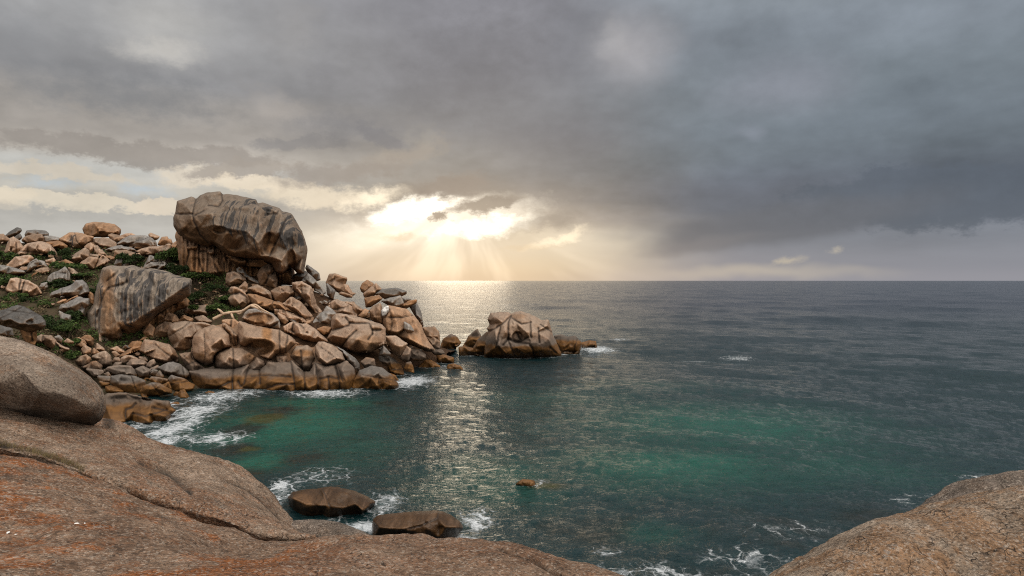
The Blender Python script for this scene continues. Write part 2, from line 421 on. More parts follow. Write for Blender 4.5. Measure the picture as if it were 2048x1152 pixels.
# ================================================================ rocks from traced outlines
VIEW = {'A': (0, 430, 7.68), 'B': (180, 430, 7.68), 'C': (0, 570, 7.68), 'D': (150, 660, 6.128), 'E': (430, 520, 6.128), 'F': (640, 540, 6.128),
        'G': (300, 360, 3.84), 'H': (0, 420, 3.84), 'I': (100, 560, 3.84), 'J': (320, 560, 3.84), 'K': (550, 500, 3.84), 'L': (850, 560, 3.84),
        'M': (0, 660, 2.4), 'N': (500, 900, 4.096), 'Z': (0, 0, 1.0)}
def conv(view, s):
    ox, oy, k = VIEW[view]
    v = [float(t) for t in s.replace(',', ' ').split()]
    return np.array(v).reshape(-1, 2)/k+np.array([ox, oy])
def inside(P, poly):
    c = np.zeros(len(P), bool); n = len(poly)
    for i in range(n):
        a, b = poly[i], poly[(i+1) % n]
        cond = (a[1] > P[:, 1]) != (b[1] > P[:, 1])
        with np.errstate(divide='ignore', invalid='ignore'):
            xx = (b[0]-a[0])*(P[:, 1]-a[1])/(b[1]-a[1])+a[0]
        c ^= cond & (P[:, 0] < xx)
    return c
def segdist(P, line, closed=False):
    d = np.full(len(P), 1e9); n = len(line)
    for i in range(n if closed else n-1):
        a, b = line[i], line[(i+1) % n]; ab = b-a
        t = np.clip(((P-a)@ab)/max(ab@ab, 1e-9), 0, 1)
        d = np.minimum(d, np.linalg.norm(P-(a+t[:, None]*ab), axis=1))
    return d
def soften(poly, q):
    out = []
    n = len(poly)
    for i in range(n):
        a, b = poly[i], poly[(i+1) % n]
        out += [a*(1-q)+b*q, a*q+b*(1-q)]
    return np.array(out)
def inflate(poly, g):
    nx_ = np.roll(poly, -1, 0)-poly; pv = poly-np.roll(poly, 1, 0)
    t = nx_/(np.linalg.norm(nx_, axis=1)[:, None]+1e-9)+pv/(np.linalg.norm(pv, axis=1)[:, None]+1e-9)
    n = np.stack([t[:, 1], -t[:, 0]], -1); n /= np.linalg.norm(n, axis=1)[:, None]+1e-9
    x, y = poly[:, 0], poly[:, 1]
    if np.sum(x*np.roll(y, -1)-y*np.roll(x, -1)) < 0: n = -n
    return poly+n*g
def resample(poly, s):
    out = []
    n = len(poly)
    for i in range(n):
        a, b = poly[i], poly[(i+1) % n]; k = max(1, int(round(np.linalg.norm(b-a)/s)))
        for j in range(k): out.append(a+(b-a)*j/k)
    return np.array(out)
def facet_fn(ctrl):
    """piecewise-linear surface through control points (x, y, d)"""
    V = [Vector((c[0], c[1])) for c in ctrl]
    vs, es, fs, ov, oe, of = delaunay_2d_cdt(V, [], [], 0, 1e-4)
    val = [ctrl[o[0]][2] if o else 0.5 for o in ov]
    tris = [(np.array([vs[i][:] for i in f]), np.array([val[i] for i in f])) for f in fs if len(f) == 3]
    def fn(P):
        best = np.full(len(P), -1e9); out = np.full(len(P), .5)
        for t, v in tris:
            a, b, c = t
            det = (b[1]-c[1])*(a[0]-c[0])+(c[0]-b[0])*(a[1]-c[1])
            if abs(det) < 1e-9: continue
            l1 = ((b[1]-c[1])*(P[:, 0]-c[0])+(c[0]-b[0])*(P[:, 1]-c[1]))/det
            l2 = ((c[1]-a[1])*(P[:, 0]-c[0])+(a[0]-c[0])*(P[:, 1]-c[1]))/det
            l3 = 1-l1-l2; mn = np.minimum(np.minimum(l1, l2), l3)
            u = mn > best
            best[u] = mn[u]; out[u] = (l1*v[0]+l2*v[1]+l3*v[2])[u]
        return out
    return fn
WATERPTS = []     # where rocks stand in the sea, for the foam
RANGE = []        # outline boxes of everything traced, so loose stones keep clear of the biggest
def rock(view, name, label, pts, mat='t', parent=None, cat='boulder', group=None, ctrl=None, cracks=(), stain=(), dark=(), dents=(),
         Y=None, dY=0, th=None, water=False, seed=None, s=None, ribs=0.0, round_=.045, soft=.06, rough=1.0, part=False, grow=1.7, chunk=.10, smooth=False, pillow=1.0):
    poly = conv(view, pts)
    rs = np.random.RandomState(abs(hash_(label or name)) % 100000 if seed is None else seed)
    x0, y0 = poly.min(0); x1, y1 = poly.max(0)
    if water:       # carry the foot of the rock down below the surface
        yb = y1; low = poly[:, 1] > yb-(y1-y0)*.22
        poly[low, 1] += max(6, (y1-y0)*.12)
    w, h = x1-x0, y1-y0; cx, cy = (x0+x1)/2, (y0+y1)/2
    if soft: poly = soften(poly, soft)
    if s is None: s = 1.7 if w*h < 9000 else (2.1 if w*h < 60000 else 2.8)
    m_per = None
    if Y is None:
        if water: Yf = H*F/(y1-HY); m_per = Yf/F
        else: Yf = float(hillY([cx], [y1-.35*h])[0]); m_per = Yf/F
        th_ = th if th is not None else .72*math.sqrt(w*h)*m_per
        if water: Yo = Yf+.55*th_+dY
        else: Yo = Yf+.12*th_+dY
    else:
        Yo = Y; m_per = Y/F; th_ = th if th is not None else .72*math.sqrt(w*h)*m_per
    poly = inflate(poly, grow)
    edge = resample(poly, s)
    # a slightly wandering outline
    k = np.stack([edge[:, 0]/9., edge[:, 1]/9., np.full(len(edge), rs.rand()*50)], -1)
    amp = min(1.1, .03*min(w, h))*rough
    edge = edge+np.stack([pn(k*1.0), pn(k+31.3)], -1)*amp
    gx, gy = np.meshgrid(np.arange(x0-2, x1+3, s), np.arange(y0-2, poly[:, 1].max()+3, s))
    gx = gx+(np.arange(gx.shape[0]) % 2)[:, None]*s*.5
    G = np.stack([gx.ravel(), gy.ravel()], -1); G += rs.uniform(-.16, .16, G.shape)*s
    G = G[inside(G, edge)]; G = G[segdist(G, edge, True) > .55*s]
    allp = np.vstack([edge, G]); ne = len(edge)
    vs, es, fs, ov, oe, of = delaunay_2d_cdt([Vector(p) for p in allp], [(i, (i+1) % ne) for i in range(ne)], [], 1, 1e-5)
    P = np.array([v[:] for v in vs]); tri = np.array([f for f in fs if len(f) == 3], np.int32)
    dt = segdist(P, edge, True); onb = dt < 1e-3
    R = max(dt.max(), 1)
    # control points
    pc = conv(view, pts)
    C = [(p[0], p[1], .25) for p in pc] if ctrl is not None else [(p[0], p[1], .18+.34*rs.rand()) for p in pc]
    if ctrl is not None:
        v = [float(t) for t in ctrl.replace(',', ' ').split()]; v = np.array(v).reshape(-1, 3)
        ox, oy, kk = VIEW[view]
        C += [(a/kk+ox, b/kk+oy, d) for a, b, d in v]
    else:
        n_in = 4 if w*h < 500 else (7 if w*h < 3000 else 12)
        # a ridge a little below the middle, a flatter top and an undercut foot
        cand = P[dt > .35*R]
        if len(cand):
            idx = rs.choice(len(cand), min(n_in, len(cand)), replace=False)
            for q in cand[idx]:
                rel = (q[1]-y0)/max(h, 1)
                d = 1.0-abs(rel-.60)*1.25+rs.uniform(-.26, .26)
                C.append((q[0], q[1], d))
    fac = facet_fn(C)(P)
    r_ = np.clip(dt/(R*round_*2+1.1), 0, 1); e = np.sqrt(1-(1-r_)**2)
    dome = np.sqrt(np.clip(1-(1-np.clip(dt/R, 0, 1))**2, 0, 1))
    d = e*(.04+.90*fac)+.06*dome
    if smooth: d = np.sqrt(np.clip(1-(1-np.clip(dt/(R*.95), 0, 1))**2.2, 0, 1))*(.55+.45*fac)
    base = at(P[:, 0], P[:, 1], Yo)
    off = rs.rand()*40
    q3 = np.stack([base[:, 0], base[:, 2], np.full(len(P), off)], -1)
    nz = fbm(q3*.55/max(m_per*11, .2), 4)*.10+np.abs(fbm(q3*.25/max(m_per*11, .2)+9, 3))*-.10
    nz = nz*(.28 if w*h > 8000 else .5)
    nch = int(np.clip(w*h/200, 3, 160)); cp = P[rs.choice(len(P), min(nch, len(P)), replace=False)]
    CH = [(q[0], q[1], rs.uniform(-1, 1)) for q in cp]+[(a_, b_, rs.uniform(-1, 1)) for a_ in (x0-3, x1+3) for b_ in (y0-3, poly[:, 1].max()+3)]
    d = d+(nz*rough+facet_fn(CH)(P)*chunk*(.55 if w*h > 8000 else 1.0))*e
    if ribs:
        qr = np.stack([base[:, 0]*1.5, np.full(len(P), off), base[:, 2]*.12], -1)
        rr = 1-np.abs(pn(qr))*2.2; r2 = 1-np.abs(pn(qr*2.7+4))*2.2
        d = d+(rr*.6+r2*.4-.5)*ribs*e
    dw = d*th_
    for (dx_, dy_, rx, ry, dep) in dents:
        ox, oy, kk = VIEW[view]
        qq = ((P[:, 0]-(dx_/kk+ox))/(rx/kk))**2+((P[:, 1]-(dy_/kk+oy))/(ry/kk))**2
        dw = dw-dep*sstep(1.15, .55, qq)*e
    crack = np.zeros(len(P))
    if not cracks and w*h > 1500 and not smooth and mat not in ('b', 'fb', 'fd', 'fm'):
        cracks = []
        for _ in range(1 if w*h < 5000 else 2):
            a_ = rs.uniform(0, 3.14); q_ = P[rs.randint(len(P))]; L_ = .6*max(w, h)
            p1_ = q_-np.array([math.cos(a_), math.sin(a_)])*L_; p2_ = q_+np.array([math.cos(a_), math.sin(a_)])*L_; pm_ = q_+rs.normal(size=2)*.08*max(w, h)
            ox_, oy_, kk_ = VIEW[view]
            cracks.append((' '.join('%.1f %.1f' % tuple((z_-np.array([ox_, oy_]))*kk_) for z_ in (p1_, pm_, p2_)), .8))
    for cl in cracks:
        wpx = 1.5
        if isinstance(cl, tuple): cl, wpx = cl
        line = conv(view, cl)
        line = np.vstack([resample(line, 5)[:max(2, int(sum(np.linalg.norm(np.diff(line, axis=0), axis=1))/5))], line[-1:]])
        line = line+np.stack([pn(np.c_[line/7, np.full(len(line), 3.)]), pn(np.c_[line/7, np.full(len(line), 8.)])], -1)*1.0
        dd = segdist(P, line)
        dw = dw-(np.exp(-(dd/(wpx*1.5))**2)*wpx*3.2+np.exp(-(dd/(wpx*7))**2)*wpx*2.6*pillow)*m_per*e
        crack = np.maximum(crack, np.exp(-(dd/(wpx*.85))**2))
    def blobs(B):
        ox, oy, kk = VIEW[view]; a = np.zeros(len(P))
        for (bx_, by_, rx, ry, am) in B:
            qq = ((P[:, 0]-(bx_/kk+ox))/(rx/kk))**2+((P[:, 1]-(by_/kk+oy))/(ry/kk))**2
            a = np.maximum(a, am*sstep(1.7, .15, qq))
        return a
    st, dk = blobs(stain), blobs(dark)
    Ff = at(P[:, 0], P[:, 1], Yo-dw)
    inn = np.where(~onb)[0]; remap = np.arange(len(P)); remap[inn] = len(P)+np.arange(len(inn))
    db = (dome*.75+.12*e+nz*.7*e)[inn]*th_
    Bk = at(P[inn, 0], P[inn, 1], Yo+db)
    # the hidden side keeps its true size instead of widening with distance
    ctr = at([cx], [cy], Yo)[0]; sc_ = (Yo/(Yo+db))[:, None]
    Bk[:, [0, 2]] = (Bk[:, [0, 2]]-ctr[[0, 2]])*sc_+ctr[[0, 2]]
    V = np.vstack([Ff, Bk])
    # triangles in the photo plane: y runs down, so flip for outward normals
    a, b, c = (P[tri[:, i]] for i in range(3))
    area = (b[:, 0]-a[:, 0])*(c[:, 1]-a[:, 1])-(b[:, 1]-a[:, 1])*(c[:, 0]-a[:, 0])
    front = tri.copy(); flip = area > 0; front[flip] = front[flip][:, ::-1]
    back = remap[front][:, ::-1]
    allb = (remap[tri] == tri).all(1)   # faces made of rim points only would double up
    faces = np.vstack([front, back[~allb]])
    ext = lambda q: np.r_[q, q[inn]*0]
    origin = np.array([ctr[0], Yo, V[:, 2].min()])
    o = mesh_obj(name, V, faces, MAT[mat], parent, {'crack': ext(crack), 'stain': ext(st), 'dark': ext(dk)}, True, origin)
    if parent: o.location = tuple(origin-np.array(parent.location))
    elif not part: tag(o, label, cat, group)
    if water:
        band = Ff[np.abs(Ff[:, 2]) < .5]
        WATERPTS.append((band[:, :2], 1.0))
    RANGE.append((x0, y0, x1, y1, Yo-th_*.8))
    return o
def hash_(s):
    h = 5381
    for ch in s: h = (h*33+ord(ch)) & 0xffffff
    return h

# ================================================================ the great perched rock
G_CAP = "205,245 208,200 215,168 320,133 355,150 400,120 440,103 540,94 562,118 630,116 740,138 815,158 830,188 870,181 930,200 990,222 1020,250 1080,258 1120,318 1165,400 1186,460 1200,510 1203,560 1190,640 1178,715 1135,712 1105,680 1075,655 1015,722 962,702 930,640 850,603 740,598 610,578 540,528 480,488 450,508 350,480 280,450 220,408 190,355 188,290"
rock('G', 'perched_boulder', 'huge pale boulder crowning the headland, black streaks running down its face', G_CAP, 's', th=9.5, Y=113, s=1.8, round_=.045, soft=.04, cat='boulder',
  ctrl="270,190,.40 450,130,.38 600,150,.40 750,170,.42 900,210,.34 340,275,.82 480,258,.95 590,200,.66 700,215,.74 830,205,.66 1010,260,.50 500,345,1.02 600,370,1.0 750,395,1.02 830,480,1.02 920,590,1.0 490,470,.70 380,370,.78 300,330,.62 250,380,.42 350,450,.40 560,515,.72 740,545,.78 850,585,.85 700,585,.45 640,560,.50 990,400,.98 920,405,.62 915,480,.60 1060,540,.88 1070,640,.70 1010,620,1.0 1015,700,.92 1130,560,.62 1100,400,.70 1150,690,.60 1045,300,.55 1170,600,.45",
  cracks=[("330,262 342,320 385,420 452,485", 1.9), ("205,262 330,262 345,180 358,150", 1.5), "555,100 560,160 530,205 450,195", "345,275 420,235", "930,640 955,700", "985,240 975,262 905,262", "915,595 1000,420 1045,300"],
  stain=[(560, 400, 90, 50, .5), (920, 480, 60, 90, .9), (330, 350, 70, 60, .5), (700, 560, 200, 40, .7), (1085, 600, 35, 70, .8), (480, 440, 60, 60, .5)],
  dark=[(650, 290, 150, 140, 1.0), (515, 300, 60, 80, .8), (780, 330, 110, 260, .95), (890, 290, 100, 120, 1.0), (1070, 370, 90, 190, .9), (450, 150, 200, 90, .4), (700, 160, 240, 60, .5), (1170, 440, 60, 140, .7)],
  dents=[(920, 490, 60, 90, 1.3), (1085, 620, 36, 90, 1.5), (540, 385, 55, 30, .8)])
rock('G', 'cliff_rock', 'cracked orange rock wall with upright ribs propping up the great perched boulder', "205,400 240,370 300,380 400,400 500,430 600,470 700,520 900,560 960,580 1020,600 1075,620 1100,690 1115,770 1090,800 1000,800 850,800 740,810 640,800 560,815 470,785 420,775 330,742 270,725 243,680 225,600 215,500 200,440", 'o', Y=118.5, th=7.0, s=2.0, ribs=.13, cat='rock',
  ctrl="260,480,.72 300,600,.85 330,700,.90 430,560,.85 440,720,.95 500,620,.95 560,700,.8 620,640,.35 700,700,.20 800,700,.22 900,720,.4 1000,740,.7 1060,720,.75 560,560,.5",
  cracks=[("380,490 370,600 430,770", 1.5), ("445,560 440,740", 1.8), "500,500 490,640 560,760", "290,470 300,560 270,700", "385,545 450,545 490,560", "570,640 580,780"], stain=[(300, 640, 80, 120, .7), (700, 700, 150, 90, .9), (1040, 740, 80, 60, .8)], dark=[(620, 690, 60, 90, .5), (470, 520, 60, 40, .5)])
rock('G', 'flat_rock', 'orange lens of rock wedged under the belly of the perched boulder', "590,578 640,585 740,612 860,610 905,640 880,668 760,662 680,652 620,615", 'o', Y=113.5, th=3.5, cat='flat rock', cracks=["745,600 740,655"])
rock('G', 'flat_rock', 'small broken slabs on a ledge high in the ribbed orange wall', "285,520 330,505 365,515 355,532 300,532", 'o', Y=113, th=1.6, cat='flat rock')
rock('G', 'flat_rock', 'narrow pale block stuck in the middle of the ribbed orange wall', "450,540 490,535 492,562 468,572 445,556", 't', Y=112.5, th=1.4, cat='flat rock')
# ---------------------------------------------------------------- the leaning wedge
rock('H', 'leaning_rock', 'large wedge-shaped slab leaning on the slope, dark streaked face and orange left edge', "790,450 850,432 940,438 1020,430 1100,455 1180,455 1290,480 1360,510 1467,535 1460,650 1300,735 1200,800 1110,900 960,1000 800,1065 745,1025 720,1020 690,990 660,900 665,790 720,730 745,600 770,530", 's', Y=98.5, th=6.0, s=2.0, soft=.08, round_=.07, cat='flat rock', ribs=.05,
  ctrl="1452,565,.95 1300,672,1.02 1150,782,1.05 1040,850,1.05 935,890,1.05 880,950,1.0 760,1018,.95 850,455,.70 1000,455,.72 1180,470,.72 1350,525,.75 1000,600,.95 880,650,.98 1200,600,.92 1040,640,.95 1300,728,.45 1150,845,.40 1000,950,.40 880,1015,.45 940,925,.55 720,900,.55 700,800,.50 745,760,.72 775,600,.72 760,950,.88 830,760,.98",
  cracks=[("810,622 850,590 930,575 978,550", 1.6), ("922,890 940,930", 1.5), "800,640 770,720 740,820", "905,470 880,500 820,545"],
  stain=[(830, 540, 60, 90, .6), (820, 700, 60, 140, .7), (820, 860, 60, 90, .6), (1100, 900, 260, 60, .8), (960, 720, 24, 44, .8)],
  dark=[(1100, 600, 230, 260, 1.0), (1250, 560, 190, 180, 1.0), (1380, 570, 130, 110, .95), (990, 680, 90, 270, 1.0), (760, 620, 40, 200, .7), (720, 850, 50, 140, .7), (860, 460, 160, 30, .4)])
rock('H', 'rock', 'dark fluted base rock showing orange beneath the leaning slab', "745,1020 900,960 1100,860 1250,770 1330,720 1420,660 1450,700 1440,740 1330,780 1300,860 1200,900 1120,930 1100,990 1000,1010 900,1050 800,1070", 'o', Y=101.5, th=3, ribs=.2, cat='rock', stain=[(1050, 950, 300, 130, .8)])
# ---------------------------------------------------------------- the mushroom rock
_mr = empty('mushroom_rock', (0, 0, 0)); tag(_mr, 'mushroom shaped rock, grey cap on a thin pale stem, at the left edge', 'rock')
_my = 78.0; _mr.location = tuple(at([55], [690], _my)[0])
rock('C', 'cap', None, "-90,440 0,410 130,365 260,320 360,335 450,390 620,480 690,560 695,620 640,670 550,690 430,720 330,690 200,650 60,620 0,600 -90,590", 'd', parent=_mr, Y=_my, th=2.9, s=1.5, ctrl="150,520,.9 300,600,1 430,600,.8 550,600,.8 300,420,.6 500,470,.6 600,640,.5 60,560,.8", dents=[(90, 590, 110, 45, .5), (450, 570, 60, 30, .3)], stain=[(400, 690, 160, 40, .7), (80, 590, 120, 40, .5)], dark=[(350, 400, 200, 60, .5)])
rock('C', 'stem', None, "300,670 420,690 540,680 550,770 545,850 520,920 400,900 350,800", 'o', parent=_mr, Y=_my+.2, th=1.0, s=1.5, cracks=["480,740 490,850"])

